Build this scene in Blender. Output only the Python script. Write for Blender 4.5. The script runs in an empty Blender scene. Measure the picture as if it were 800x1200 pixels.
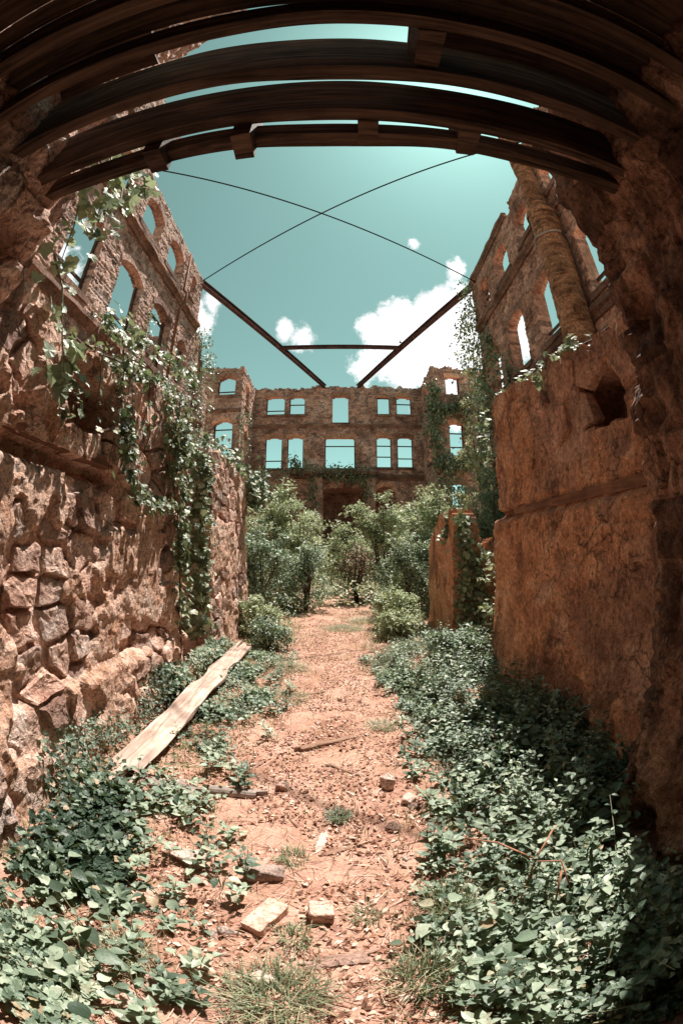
import bpy, math, random
import numpy as np
from mathutils import Vector, Matrix

random.seed(7)
RNG = np.random.default_rng(11)
scn = bpy.context.scene
COL = scn.collection

# ------------------------------------------------------------------ camera
cam_d = bpy.data.cameras.new("camera")
cam_d.type = 'PANO'
try:
    cam_d.panorama_type = 'FISHEYE_EQUISOLID'
    cam_d.fisheye_lens = 15.0
    cam_d.fisheye_fov = math.radians(200)
except Exception:
    cam_d.cycles.panorama_type = 'FISHEYE_EQUISOLID'
    cam_d.cycles.fisheye_lens = 15.0
    cam_d.cycles.fisheye_fov = math.radians(200)
cam_d.sensor_fit = 'AUTO'
cam_d.sensor_width = 36.0
cam_d.sensor_height = 24.0
cam_d.clip_start = 0.02
cam_d.clip_end = 2000
cam = bpy.data.objects.new("camera", cam_d)
COL.objects.link(cam)
cam.location = (0, 0, 1.6)
cam.rotation_euler = (math.radians(90 + 5.2), 0, 0)
scn.camera = cam

# ------------------------------------------------------------------ world, sun, exposure
SUN = Vector((0.212, 0.378, 0.901)).normalized()
SUN_EL = math.asin(SUN.z)
SUN_AZ = math.atan2(SUN.x, SUN.y)
world = bpy.data.worlds.new("World")
scn.world = world
world.use_nodes = True


def sky_nodes():
    nt = world.node_tree
    n, l = nt.nodes, nt.links
    n.clear()
    out = n.new('ShaderNodeOutputWorld')
    bg = n.new('ShaderNodeBackground')
    bg.inputs['Strength'].default_value = 0.084
    l.new(bg.outputs[0], out.inputs[0])
    sky = n.new('ShaderNodeTexSky')
    sky.sky_type = 'NISHITA'
    sky.sun_disc = False
    sky.sun_elevation = SUN_EL
    sky.sun_rotation = SUN_AZ
    sky.air_density = 1.0
    sky.dust_density = 0.6
    sky.ozone_density = 1.0
    bw = n.new('ShaderNodeRGBToBW')
    l.new(sky.outputs[0], bw.inputs[0])
    teal = n.new('ShaderNodeMix'); teal.data_type = 'RGBA'; teal.blend_type = 'MULTIPLY'
    teal.inputs[0].default_value = 1.0
    l.new(bw.outputs[0], teal.inputs[6])
    teal.inputs[7].default_value = (0.57, 1.07, 0.95, 1)
    mx = n.new('ShaderNodeMix'); mx.data_type = 'RGBA'
    mx.inputs[0].default_value = 0.90
    l.new(sky.outputs[0], mx.inputs[6]); l.new(teal.outputs[2], mx.inputs[7])
    # clouds: noise on the direction, gathered into cumulus heaps
    tc = n.new('ShaderNodeTexCoord')
    no = n.new('ShaderNodeTexNoise')
    no.inputs['Scale'].default_value = 12.0
    no.inputs['Detail'].default_value = 9.0
    no.inputs['Roughness'].default_value = 0.70
    l.new(tc.outputs['Generated'], no.inputs['Vector'])
    big = n.new('ShaderNodeTexNoise')
    big.inputs['Scale'].default_value = 2.6
    big.inputs['Detail'].default_value = 3.0
    l.new(tc.outputs['Generated'], big.inputs['Vector'])

    def math_(op, a, b=None, clamp=False):
        m = n.new('ShaderNodeMath'); m.operation = op; m.use_clamp = clamp
        for i, v in enumerate((a, b)):
            if v is None:
                continue
            if isinstance(v, (int, float)):
                m.inputs[i].default_value = v
            else:
                l.new(v, m.inputs[i])
        return m.outputs[0]
    field = math_('MULTIPLY_ADD', big.outputs[0], 0.9)
    n_f = field.node; n_f.inputs[2].default_value = -0.76
    heaps = [  # direction (x, depth, up), angular radius, weight
        ((0.078, 0.863, 0.500), 0.070, 0.52), ((0.140, 0.846, 0.512), 0.100, 0.70), ((0.193, 0.825, 0.531), 0.085, 0.62),
        ((0.157, 0.882, 0.444), 0.145, 0.85), ((0.233, 0.852, 0.468), 0.165, 0.95), ((0.300, 0.826, 0.480), 0.180, 1.0),
        ((0.283, 0.875, 0.393), 0.190, 1.0), ((0.059, 0.906, 0.419), 0.075, 0.55),
        ((-0.085, 0.872, 0.482), 0.060, 0.50), ((-0.130, 0.858, 0.497), 0.045, 0.46),
        ((-0.287, 0.789, 0.543), 0.050, 0.46), ((-0.335, 0.795, 0.510), 0.075, 0.58), ((0.163, 0.730, 0.664), 0.040, 0.40),
        ((0.258, 0.750, 0.608), 0.055, 0.48), ((-0.66, 0.56, 0.50), 0.22, 0.6), ((0.75, 0.50, 0.42), 0.25, 0.6),
    ]
    for d, r, w in heaps:
        v = Vector(d).normalized()
        dist = n.new('ShaderNodeVectorMath'); dist.operation = 'DISTANCE'
        l.new(tc.outputs['Generated'], dist.inputs[0]); dist.inputs[1].default_value = v
        q = math_('DIVIDE', dist.outputs['Value'], r)
        q = math_('SUBTRACT', 1.0, q, True)
        q = math_('MULTIPLY', q, w)
        field = math_('MAXIMUM', field, q)
    s = math_('MULTIPLY', no.outputs[0], 1.0)
    f2 = math_('ADD', field, s)
    mr = n.new('ShaderNodeMapRange'); mr.interpolation_type = 'SMOOTHSTEP'
    mr.inputs['From Min'].default_value = 0.70
    mr.inputs['From Max'].default_value = 0.91
    l.new(f2, mr.inputs['Value'])
    # cloud shade: slightly greyer where thick
    no2 = n.new('ShaderNodeTexNoise'); no2.inputs['Scale'].default_value = 7.0; no2.inputs['Detail'].default_value = 6.0
    l.new(tc.outputs['Generated'], no2.inputs['Vector'])
    cr = n.new('ShaderNodeValToRGB')
    cr.color_ramp.elements[0].position = 0.35; cr.color_ramp.elements[0].color = (7.0, 7.1, 7.2, 1)
    cr.color_ramp.elements[1].position = 0.62; cr.color_ramp.elements[1].color = (10.4, 10.2, 10.1, 1)
    l.new(no2.outputs[0], cr.inputs[0])
    fin = n.new('ShaderNodeMix'); fin.data_type = 'RGBA'
    l.new(mr.outputs[0], fin.inputs[0]); l.new(mx.outputs[2], fin.inputs[6]); l.new(cr.outputs[0], fin.inputs[7])
    l.new(fin.outputs[2], bg.inputs['Color'])


sky_nodes()
sun_d = bpy.data.lights.new("sun", 'SUN')
sun_d.energy = 5.0
sun_d.angle = math.radians(0.53)
sun_d.color = (1.0, 0.93, 0.86)
sun_o = bpy.data.objects.new("sun", sun_d)
COL.objects.link(sun_o)
sun_o.location = (6, 10, 25)
sun_o.rotation_euler = SUN.to_track_quat('Z', 'Y').to_euler()

scn.view_settings.view_transform = 'Standard'
scn.view_settings.look = 'None'
scn.view_settings.exposure = 0.85
scn.view_settings.gamma = 1.0
scn.view_settings.use_curve_mapping = False
scn.cycles.max_bounces = 6
scn.cycles.diffuse_bounces = 4
scn.cycles.transmission_bounces = 4
scn.cycles.transparent_max_bounces = 4
scn.cycles.caustics_reflective = False
scn.cycles.caustics_refractive = False
scn.cycles.use_denoising = True
scn.render.film_transparent = False

# ------------------------------------------------------------------ numpy noise


def _h(ix, iy, iz, seed):
    h = (ix.astype(np.int64) * 374761393 + iy.astype(np.int64) * 668265263 + iz.astype(np.int64) * 2147483647 + seed * 974634777) & 0xFFFFFFFF
    h = ((h ^ (h >> 13)) * 1274126177) & 0xFFFFFFFF
    h = ((h ^ (h >> 16)) * 2246822519) & 0xFFFFFFFF
    return ((h ^ (h >> 15)) & 0xFFFFFF) / float(0xFFFFFF)


def vnoise(p, seed=0):
    p = np.asarray(p, float)
    i = np.floor(p); f = p - i; i = i.astype(np.int64)
    f = f * f * f * (f * (f * 6 - 15) + 10)
    x, y, z = i[..., 0], i[..., 1], i[..., 2]
    fx, fy, fz = f[..., 0], f[..., 1], f[..., 2]
    r = 0
    for a in (0, 1):
        for b in (0, 1):
            for c in (0, 1):
                w = (fx if a else 1 - fx) * (fy if b else 1 - fy) * (fz if c else 1 - fz)
                r = r + w * _h(x + a, y + b, z + c, seed)
    return r * 2 - 1


def fbm(p, scale=1.0, octv=4, seed=0, gain=0.5):
    p = np.asarray(p, float) * scale
    r = 0; a = 1.0; t = 0
    for k in range(octv):
        r = r + a * vnoise(p + 17.3 * k, seed + k)
        t += a; a *= gain; p = p * 2.03
    return r / t


def ridge(p, scale=1.0, octv=4, seed=0):
    p = np.asarray(p, float) * scale
    r = 0; a = 1.0; t = 0
    for k in range(octv):
        r = r + a * (1 - 2 * np.abs(vnoise(p + 9.1 * k, seed + k)))
        t += a; a *= 0.5; p = p * 2.1
    return r / t


def sstep(a, b, x):
    t = np.clip((x - a) / (b - a), 0, 1)
    return t * t * (3 - 2 * t)


def interp(x, xs, ys):
    return np.interp(x, xs, ys)

# ------------------------------------------------------------------ object helpers


def mesh_np(name, V, F, tint=None, smooth=False, extra=None):
    """V (n,3); F list of face arrays (m,k)."""
    if isinstance(F, np.ndarray):
        F = [F]
    F = [f for f in F if len(f)]
    me = bpy.data.meshes.new(name)
    V = np.asarray(V, np.float32)
    me.vertices.add(len(V))
    me.vertices.foreach_set("co", V.ravel())
    idx = np.concatenate([f.ravel() for f in F]).astype(np.int32)
    tot = np.concatenate([np.full(len(f), f.shape[1]) for f in F]).astype(np.int32)
    start = np.concatenate([[0], np.cumsum(tot)[:-1]]).astype(np.int32)
    me.loops.add(len(idx))
    me.loops.foreach_set("vertex_index", idx)
    me.polygons.add(len(tot))
    me.polygons.foreach_set("loop_start", start)
    me.polygons.foreach_set("use_smooth", np.full(len(tot), bool(smooth)))
    if tint is not None:
        a = me.attributes.new("tint", 'FLOAT', 'POINT')
        a.data.foreach_set("value", np.asarray(tint, np.float32).ravel())
    for k, v in (extra or {}).items():
        a = me.attributes.new(k, 'FLOAT', 'POINT')
        a.data.foreach_set("value", np.asarray(v, np.float32).ravel())
    me.update()
    me.validate()
    return me


def obj(name, me, mat=None, parent=None):
    o = bpy.data.objects.new(name, me)
    COL.objects.link(o)
    if mat is not None and me is not None and len(me.materials) == 0:
        me.materials.append(mat)
    if parent is not None:
        o.parent = parent
    return o


def tag(o, label=None, cat=None, group=None, kind=None):
    if label: o["label"] = label
    if cat: o["category"] = cat
    if group: o["group"] = group
    if kind: o["kind"] = kind
    return o


def empty(name, loc, label, cat, group=None):
    o = bpy.data.objects.new(name, None)
    COL.objects.link(o)
    o.location = loc
    o.empty_display_size = 0.1
    return tag(o, label, cat, group)


def part(name, me, mat, parent):
    """mesh given in world coordinates, parented to an empty standing at parent.location"""
    o = obj(name, me, mat, parent)
    o.matrix_parent_inverse = Matrix.Translation(-Vector(parent.location)) if parent.parent is None else Matrix.Identity(4)
    return o


class MB:
    """collects boxes, prisms and tubes into one mesh"""
    def __init__(s): s.v = []; s.f = []

    def add(s, V, F):
        b = len(s.v); s.v += [tuple(map(float, p)) for p in V]; s.f += [tuple(i + b for i in f) for f in F]

    def box(s, c, size, rz=0.0, M=None, jit=0.0):
        x, y, z = (q / 2 for q in size)
        P = [Vector((a * x, b * y, d * z)) for d in (-1, 1) for b in (-1, 1) for a in (-1, 1)]
        P = [p + Vector((random.uniform(-jit, jit), random.uniform(-jit, jit), random.uniform(-jit, jit))) for p in P]
        R = M or Matrix.Rotation(rz, 3, 'Z')
        s.add([R @ p + Vector(c) for p in P], [(0, 2, 3, 1), (4, 5, 7, 6), (0, 1, 5, 4), (2, 6, 7, 3), (0, 4, 6, 2), (1, 3, 7, 5)])

    def tube(s, pts, rad, seg=6):
        pts = [Vector(p) for p in pts]
        n = len(pts)
        rad = rad if hasattr(rad, '__len__') else [rad] * n
        V = []; F = []
        for i, p in enumerate(pts):
            d = (pts[min(i + 1, n - 1)] - pts[max(i - 1, 0)]).normalized()
            a = d.orthogonal().normalized() if i == 0 else (a - d * a.dot(d)).normalized()
            b = d.cross(a)
            for k in range(seg):
                t = 2 * math.pi * k / seg
                V.append(p + (a * math.cos(t) + b * math.sin(t)) * rad[i])
        for i in range(n - 1):
            for k in range(seg):
                k2 = (k + 1) % seg
                F.append((i * seg + k, i * seg + k2, (i + 1) * seg + k2, (i + 1) * seg + k))
        F.append(tuple(range(seg))[::-1]); F.append(tuple((n - 1) * seg + k for k in range(seg)))
        s.add(V, F)

    def mesh(s, name, smooth=False):
        me = bpy.data.meshes.new(name)
        me.from_pydata(s.v, [], s.f)
        if smooth:
            me.polygons.foreach_set("use_smooth", [True] * len(me.polygons))
        me.update()
        return me

# ------------------------------------------------------------------ materials


class NT:
    def __init__(s, name):
        s.m = bpy.data.materials.new(name); s.m.use_nodes = True
        s.t = s.m.node_tree; s.n = s.t.nodes; s.l = s.t.links
        s.n.clear()
        s.out = s.n.new('ShaderNodeOutputMaterial')
        s.b = s.n.new('ShaderNodeBsdfPrincipled')
        s.l.new(s.b.outputs[0], s.out.inputs[0])
        g = s.n.new('ShaderNodeNewGeometry'); s.pos = g.outputs['Position']
        tc = s.n.new('ShaderNodeTexCoord'); s.objc = tc.outputs['Object']

    def set(s, node, i, v):
        if hasattr(v, 'is_linked'):
            s.l.new(v, node.inputs[i])
        elif v is not None:
            node.inputs[i].default_value = v

    def noise(s, vec, scale, detail=5.0, rough=0.55, dist=0.0, stretch=None):
        if stretch:
            mp = s.n.new('ShaderNodeMapping'); s.l.new(vec, mp.inputs[0]); mp.inputs['Scale'].default_value = stretch
            vec = mp.outputs[0]
        k = s.n.new('ShaderNodeTexNoise'); s.l.new(vec, k.inputs['Vector'])
        k.inputs['Scale'].default_value = scale; k.inputs['Detail'].default_value = detail
        k.inputs['Roughness'].default_value = rough; k.inputs['Distortion'].default_value = dist
        return k.outputs[0]

    def voro(s, vec, scale, feature='F1', out='Distance'):
        k = s.n.new('ShaderNodeTexVoronoi'); s.l.new(vec, k.inputs['Vector']); k.feature = feature
        k.inputs['Scale'].default_value = scale
        return k.outputs[out]

    def ramp(s, fac, stops, interp='LINEAR'):
        r = s.n.new('ShaderNodeValToRGB'); s.l.new(fac, r.inputs[0]); cr = r.color_ramp; cr.interpolation = interp
        while len(cr.elements) < len(stops): cr.elements.new(0.5)
        for e, (p, c) in zip(cr.elements, stops):
            e.position = p; e.color = (c, c, c, 1) if isinstance(c, (int, float)) else (*c, 1)
        return r.outputs[0]

    def mix(s, fac, a, b, mode='MIX'):
        m = s.n.new('ShaderNodeMix'); m.data_type = 'RGBA'; m.blend_type = mode
        s.set(m, 0, fac)
        s.set(m, 6, (*a, 1) if isinstance(a, tuple) and len(a) == 3 else a)
        s.set(m, 7, (*b, 1) if isinstance(b, tuple) and len(b) == 3 else b)
        return m.outputs[2]

    def math(s, op, a, b=None, clamp=False):
        m = s.n.new('ShaderNodeMath'); m.operation = op; m.use_clamp = clamp
        s.set(m, 0, a)
        if b is not None: s.set(m, 1, b)
        return m.outputs[0]

    def attr(s, name):
        a = s.n.new('ShaderNodeAttribute'); a.attribute_name = name
        return a.outputs['Fac']

    def rnd(s):
        return s.n.new('ShaderNodeObjectInfo').outputs['Random']

    def bump(s, h, strength, dist, prev=None):
        b = s.n.new('ShaderNodeBump'); b.inputs['Strength'].default_value = strength; b.inputs['Distance'].default_value = dist
        s.l.new(h, b.inputs['Height'])
        if prev is not None: s.l.new(prev, b.inputs['Normal'])
        return b.outputs[0]

    def done(s, col, rough=0.9, normal=None, spec=0.25):
        s.set(s.b, 'Base Color', (*col, 1) if isinstance(col, tuple) else col)
        s.set(s.b, 'Roughness', rough)
        s.b.inputs['Specular IOR Level'].default_value = spec
        if normal is not None: s.l.new(normal, s.b.inputs['Normal'])
        return s.m


def stone_mat(name, dark, mid, light, scale=2.0, plaster=None, stain=None, moss=None, bump=0.5, bd=0.02):
    m = NT(name)
    big = m.noise(m.pos, scale, 6, 0.6, 0.4)
    fine = m.noise(m.pos, scale * 11, 6, 0.65)
    grit = m.noise(m.pos, scale * 45, 3, 0.6)
    c = m.ramp(big, [(0.30, dark), (0.5, mid), (0.70, light)])
    t = m.math('FRACT', m.math('ADD', m.attr("tint"), m.rnd()))
    c = m.mix(1.0, c, m.ramp(t, [(0.0, (0.55, 0.52, 0.52)), (0.5, (1.0, 0.97, 0.95)), (1.0, (1.35, 1.25, 1.2))]), 'MULTIPLY')
    if plaster:
        p = m.attr("plaster")
        pc = m.ramp(m.noise(m.pos, scale * 1.3, 7, 0.62, 0.6), [(0.32, plaster[0]), (0.52, plaster[1]), (0.72, plaster[2])])
        c = m.mix(p, c, pc)
    if stain:
        st = m.noise(m.pos, 1.5, 7, 0.66, 0.8, stretch=(1.4, 1.4, 0.8))
        c = m.mix(m.ramp(st, [(0.52, 0.0), (0.60, 0.65)]), c, stain)
    if moss:
        mo = m.noise(m.pos, 2.6, 4, 0.6, 0.8)
        c = m.mix(m.ramp(mo, [(0.66, 0.0), (0.73, 0.55)]), c, moss)
    c = m.mix(1.0, c, m.ramp(fine, [(0.30, 0.42), (0.52, 1.0), (0.70, 1.32)]), 'MULTIPLY')
    c = m.mix(1.0, c, m.ramp(grit, [(0.32, 0.62), (0.6, 1.15)]), 'MULTIPLY')
    vor = m.n.new('ShaderNodeTexVoronoi'); vor.feature = 'DISTANCE_TO_EDGE'; vor.inputs['Scale'].default_value = scale * 1.7
    wv = m.n.new('ShaderNodeVectorMath'); wv.operation = 'ADD'
    nz = m.n.new('ShaderNodeTexNoise'); nz.inputs['Scale'].default_value = scale * 2.5; nz.inputs['Detail'].default_value = 5
    m.l.new(m.pos, nz.inputs['Vector']); m.l.new(m.pos, wv.inputs[0])
    sc_ = m.n.new('ShaderNodeVectorMath'); sc_.operation = 'SCALE'; sc_.inputs['Scale'].default_value = 0.9 / scale
    m.l.new(nz.outputs['Color'], sc_.inputs[0]); m.l.new(sc_.outputs[0], wv.inputs[1])
    m.l.new(wv.outputs[0], vor.inputs['Vector'])
    crack = m.ramp(vor.outputs['Distance'], [(0.0, 0.0), (0.045, 1.0)])
    cm = m.ramp(m.noise(m.pos, scale * .8, 3), [(0.45, 0.0), (0.6, 1.0)])
    crack = m.mix(cm, (1.0, 1.0, 1.0), crack)
    c = m.mix(1.0, c, m.ramp(crack, [(0.0, 0.55), (1.0, 1.0)]), 'MULTIPLY')
    n0 = m.bump(crack, 0.8, bd * .8)
    n1 = m.bump(fine, bump, bd * 1.5, n0)
    n2 = m.bump(grit, bump * 0.7, bd * 0.45, n1)
    return m.done(c, 0.93, n2, 0.15)


M = {}
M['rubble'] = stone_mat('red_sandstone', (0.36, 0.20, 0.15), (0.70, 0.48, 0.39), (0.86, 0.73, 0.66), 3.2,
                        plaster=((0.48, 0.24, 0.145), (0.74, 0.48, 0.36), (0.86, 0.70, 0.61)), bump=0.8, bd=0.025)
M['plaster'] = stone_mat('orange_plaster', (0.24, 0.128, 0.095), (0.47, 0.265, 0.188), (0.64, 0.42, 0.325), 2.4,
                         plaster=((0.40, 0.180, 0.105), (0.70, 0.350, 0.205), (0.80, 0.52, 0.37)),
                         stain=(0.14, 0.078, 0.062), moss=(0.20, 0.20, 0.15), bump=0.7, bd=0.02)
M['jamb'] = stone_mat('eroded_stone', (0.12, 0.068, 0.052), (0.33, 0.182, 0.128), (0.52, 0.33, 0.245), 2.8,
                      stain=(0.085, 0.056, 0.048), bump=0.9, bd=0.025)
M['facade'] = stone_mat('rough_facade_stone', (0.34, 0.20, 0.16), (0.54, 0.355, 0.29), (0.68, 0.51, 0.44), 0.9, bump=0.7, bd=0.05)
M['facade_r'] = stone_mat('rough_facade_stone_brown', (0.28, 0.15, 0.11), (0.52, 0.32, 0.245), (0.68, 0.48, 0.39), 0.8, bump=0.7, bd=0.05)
M['brick'] = stone_mat('old_brick', (0.25, 0.142, 0.112), (0.62, 0.385, 0.30), (0.80, 0.61, 0.52), 1.1,
                       stain=(0.25, 0.175, 0.145), bump=0.7, bd=0.06)
M['arch'] = stone_mat('arch_brick', (0.42, 0.205, 0.135), (0.64, 0.345, 0.23), (0.76, 0.49, 0.36), 0.9, bump=0.6, bd=0.04)
M['trim'] = stone_mat('weathered_trim', (0.12, 0.075, 0.06), (0.25, 0.150, 0.112), (0.40, 0.26, 0.20), 1.3, bump=0.5, bd=0.03)  # also the dark shade colour of the inner doorway wall
M['column'] = stone_mat('column_brick', (0.22, 0.110, 0.062), (0.42, 0.225, 0.130), (0.55, 0.335, 0.21), 1.6, bump=0.7, bd=0.03)
M['rock'] = stone_mat('pale_rock', (0.40, 0.30, 0.25), (0.56, 0.43, 0.37), (0.66, 0.54, 0.48), 7.0, bump=0.5, bd=0.01)
M['clay'] = stone_mat('pale_clay_brick', (0.38, 0.235, 0.18), (0.52, 0.345, 0.275), (0.62, 0.45, 0.375), 5.0, bump=0.4, bd=0.008)


def wood_mat(name, a, b, axis, rough=0.85):
    m = NT(name)
    s = {'X': (0.6, 9, 9), 'Y': (9, 0.6, 9), 'Z': (9, 9, 0.6)}[axis]
    g = m.noise(m.objc, 2.2, 7, 0.65, 1.2, stretch=s)
    k = m.noise(m.objc, 3.0, 5, 0.6)
    c = m.ramp(g, [(0.34, a), (0.62, b)])
    c = m.mix(1.0, c, m.ramp(k, [(0.3, 0.6), (0.65, 1.2)]), 'MULTIPLY')
    return m.done(c, rough, m.bump(g, 0.7, 0.012), 0.2)


M['joist'] = wood_mat('old_dark_timber', (0.022, 0.014, 0.011), (0.165, 0.098, 0.070), 'X')
M['plank'] = wood_mat('bleached_plank', (0.30, 0.19, 0.145), (0.62, 0.46, 0.38), 'Y')
M['timber'] = wood_mat('embedded_timber', (0.15, 0.065, 0.040), (0.32, 0.16, 0.10), 'Y')
M['stick'] = wood_mat('dry_stick', (0.20, 0.105, 0.07), (0.44, 0.27, 0.19), 'X')
M['greywood'] = wood_mat('grey_driftwood', (0.20, 0.155, 0.13), (0.46, 0.38, 0.33), 'X')
M['bark'] = wood_mat('bark', (0.06, 0.035, 0.025), (0.17, 0.105, 0.075), 'Z')
m = NT('rusty_steel')
f = m.noise(m.pos, 3.0, 6, 0.6)
M['steel'] = m.done(m.ramp(f, [(0.35, (0.045, 0.022, 0.020)), (0.62, (0.125, 0.058, 0.048))]), 0.7, m.bump(f, 0.3, 0.01))
m = NT('frame_metal')
M['frame'] = m.done(m.ramp(m.noise(m.pos, 6, 4), [(0.35, (0.04, 0.026, 0.022)), (0.65, (0.10, 0.06, 0.048))]), 0.7)
m = NT('cable_steel')
M['cable'] = m.done((0.03, 0.03, 0.032), 0.95, None, 0.0)
m = NT('strap_metal')
M['strap'] = m.done(m.ramp(m.noise(m.pos, 8, 4), [(0.35, (0.30, 0.27, 0.25)), (0.65, (0.48, 0.44, 0.41))]), 0.5)


def ground_mat():
    m = NT('dirt')
    a = m.noise(m.pos, 1.6, 7, 0.66, 0.5)
    b = m.noise(m.pos, 7.0, 7, 0.68)
    d = m.noise(m.pos, 55.0, 4, 0.65)
    c = m.ramp(a, [(0.32, (0.34, 0.175, 0.120)), (0.50, (0.54, 0.305, 0.228)), (0.70, (0.66, 0.425, 0.34))])
    c = m.mix(1.0, c, m.ramp(b, [(0.30, 0.58), (0.52, 1.0), (0.72, 1.22)]), 'MULTIPLY')
    c = m.mix(1.0, c, m.ramp(d, [(0.30, 0.62), (0.58, 1.10)]), 'MULTIPLY')
    c = m.mix(m.math('MULTIPLY', m.ramp(b, [(0.46, 0.0), (0.60, 1.0)]), m.attr("plaster")), c, (0.13, 0.12, 0.055))
    n1 = m.bump(b, 0.6, 0.03)
    return m.done(c, 0.95, m.bump(d, 0.8, 0.012, n1), 0.1)


M['dirt'] = ground_mat()


def leaf_mat(name, stops, rough=0.42, trans=0.22, tcol=(0.28, 0.40, 0.14), spec=0.45):
    m = NT(name)
    t = m.math('FRACT', m.math('ADD', m.attr("tint"), m.math('MULTIPLY', m.rnd(), m.math('SUBTRACT', 1.0, m.attr("exact")))))
    c = m.ramp(t, stops)
    n_ = m.noise(m.pos, 30.0, 2)
    c = m.mix(1.0, c, m.ramp(n_, [(0.3, 0.8), (0.7, 1.15)]), 'MULTIPLY')
    m.done(c, rough, m.bump(m.noise(m.pos, 90.0, 3), 0.35, 0.006), spec)
    tr = m.n.new('ShaderNodeBsdfTranslucent')
    m.l.new(m.mix(0.6, c, tcol), tr.inputs[0])
    ms = m.n.new('ShaderNodeMixShader'); ms.inputs[0].default_value = trans
    m.l.new(m.b.outputs[0], ms.inputs[1]); m.l.new(tr.outputs[0], ms.inputs[2])
    m.l.new(ms.outputs[0], m.out.inputs[0])
    return m.m


M['leaf'] = leaf_mat('broad_leaf', [(0.0, (0.045, 0.075, 0.050)), (0.35, (0.150, 0.205, 0.142)), (0.75, (0.325, 0.395, 0.285)), (0.93, (0.48, 0.52, 0.39)), (0.97, (0.40, 0.30, 0.19))], 0.45)
M['ivy'] = leaf_mat('ivy_leaf', [(0.0, (0.060, 0.085, 0.048)), (0.4, (0.165, 0.210, 0.122)), (0.8, (0.32, 0.36, 0.225)), (0.95, (0.46, 0.47, 0.32)), (0.98, (0.42, 0.32, 0.2))], 0.45)
M['ivy_pale'] = leaf_mat('pale_vine_leaf', [(0.0, (0.08, 0.125, 0.075)), (0.4, (0.24, 0.31, 0.185)), (1.0, (0.46, 0.52, 0.34))], 0.5, 0.34, (0.50, 0.56, 0.30))
M['shrub'] = leaf_mat('shrub_leaf', [(0.0, (0.070, 0.098, 0.058)), (0.30, (0.255, 0.305, 0.180)), (0.70, (0.50, 0.54, 0.345)), (1.0, (0.70, 0.68, 0.50))], 0.45, 0.34, (0.50, 0.56, 0.28))
M['shrub_deep'] = leaf_mat('deep_green_leaf', [(0.0, (0.045, 0.072, 0.048)), (0.4, (0.145, 0.20, 0.132)), (0.8, (0.32, 0.385, 0.26)), (1.0, (0.50, 0.53, 0.39))], 0.42, 0.30, (0.42, 0.52, 0.28))
M['shrub_yellow'] = leaf_mat('yellow_green_leaf', [(0.0, (0.10, 0.115, 0.060)), (0.5, (0.28, 0.30, 0.165)), (1.0, (0.58, 0.54, 0.36))], 0.5, 0.28, (0.52, 0.50, 0.24))
M['red_leaf'] = leaf_mat('rusty_leaf', [(0.0, (0.18, 0.10, 0.07)), (0.5, (0.34, 0.21, 0.15)), (1.0, (0.38, 0.33, 0.22))], 0.5, 0.3, (0.35, 0.22, 0.12))
M['grass'] = leaf_mat('grass_blade', [(0.0, (0.14, 0.19, 0.115)), (0.5, (0.26, 0.31, 0.185)), (0.8, (0.42, 0.40, 0.25)), (1.0, (0.60, 0.49, 0.34))], 0.5, 0.3)
M['drygrass'] = leaf_mat('dry_grass', [(0.0, (0.40, 0.30, 0.20)), (0.6, (0.62, 0.48, 0.34)), (1.0, (0.30, 0.31, 0.18))], 0.6, 0.25)
M['litter'] = leaf_mat('dry_litter', [(0.0, (0.12, 0.055, 0.036)), (0.35, (0.34, 0.165, 0.105)), (0.7, (0.58, 0.35, 0.255)), (1.0, (0.78, 0.61, 0.50))], 0.75, 0.12, (0.5, 0.3, 0.2), 0.2)
M['stem'] = leaf_mat('green_stem', [(0.0, (0.14, 0.13, 0.07)), (1.0, (0.20, 0.20, 0.11))], 0.6, 0.0)
M['redstem'] = wood_mat('dry_bramble', (0.26, 0.105, 0.06), (0.45, 0.22, 0.14), 'Z')

# ------------------------------------------------------------------ masonry generator


def relief(u, z, bw, bh, seed, prot=0.03, joint=0.018):
    """coursed masonry: returns height and a random number for each stone"""
    zz = z + 0.12 * bh * vnoise(np.stack([u * 1.1, z * 0.6, u * 0], -1), seed)
    row = np.floor(zz / bh)
    off = _h(row.astype(np.int64), row.astype(np.int64) * 0 + 3, row.astype(np.int64) * 0, seed)
    uu = u / bw + off * 3.7
    col = np.floor(uu)
    rid = _h(col.astype(np.int64), row.astype(np.int64), col.astype(np.int64) * 0 + 5, seed)
    du = np.minimum(uu - col, 1 - (uu - col)) * bw
    dz = np.minimum(zz / bh - row, 1 - (zz / bh - row)) * bh
    e = sstep(0, joint, np.minimum(du, dz))
    return e * (0.35 + 0.65 * rid) * prot, rid


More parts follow.
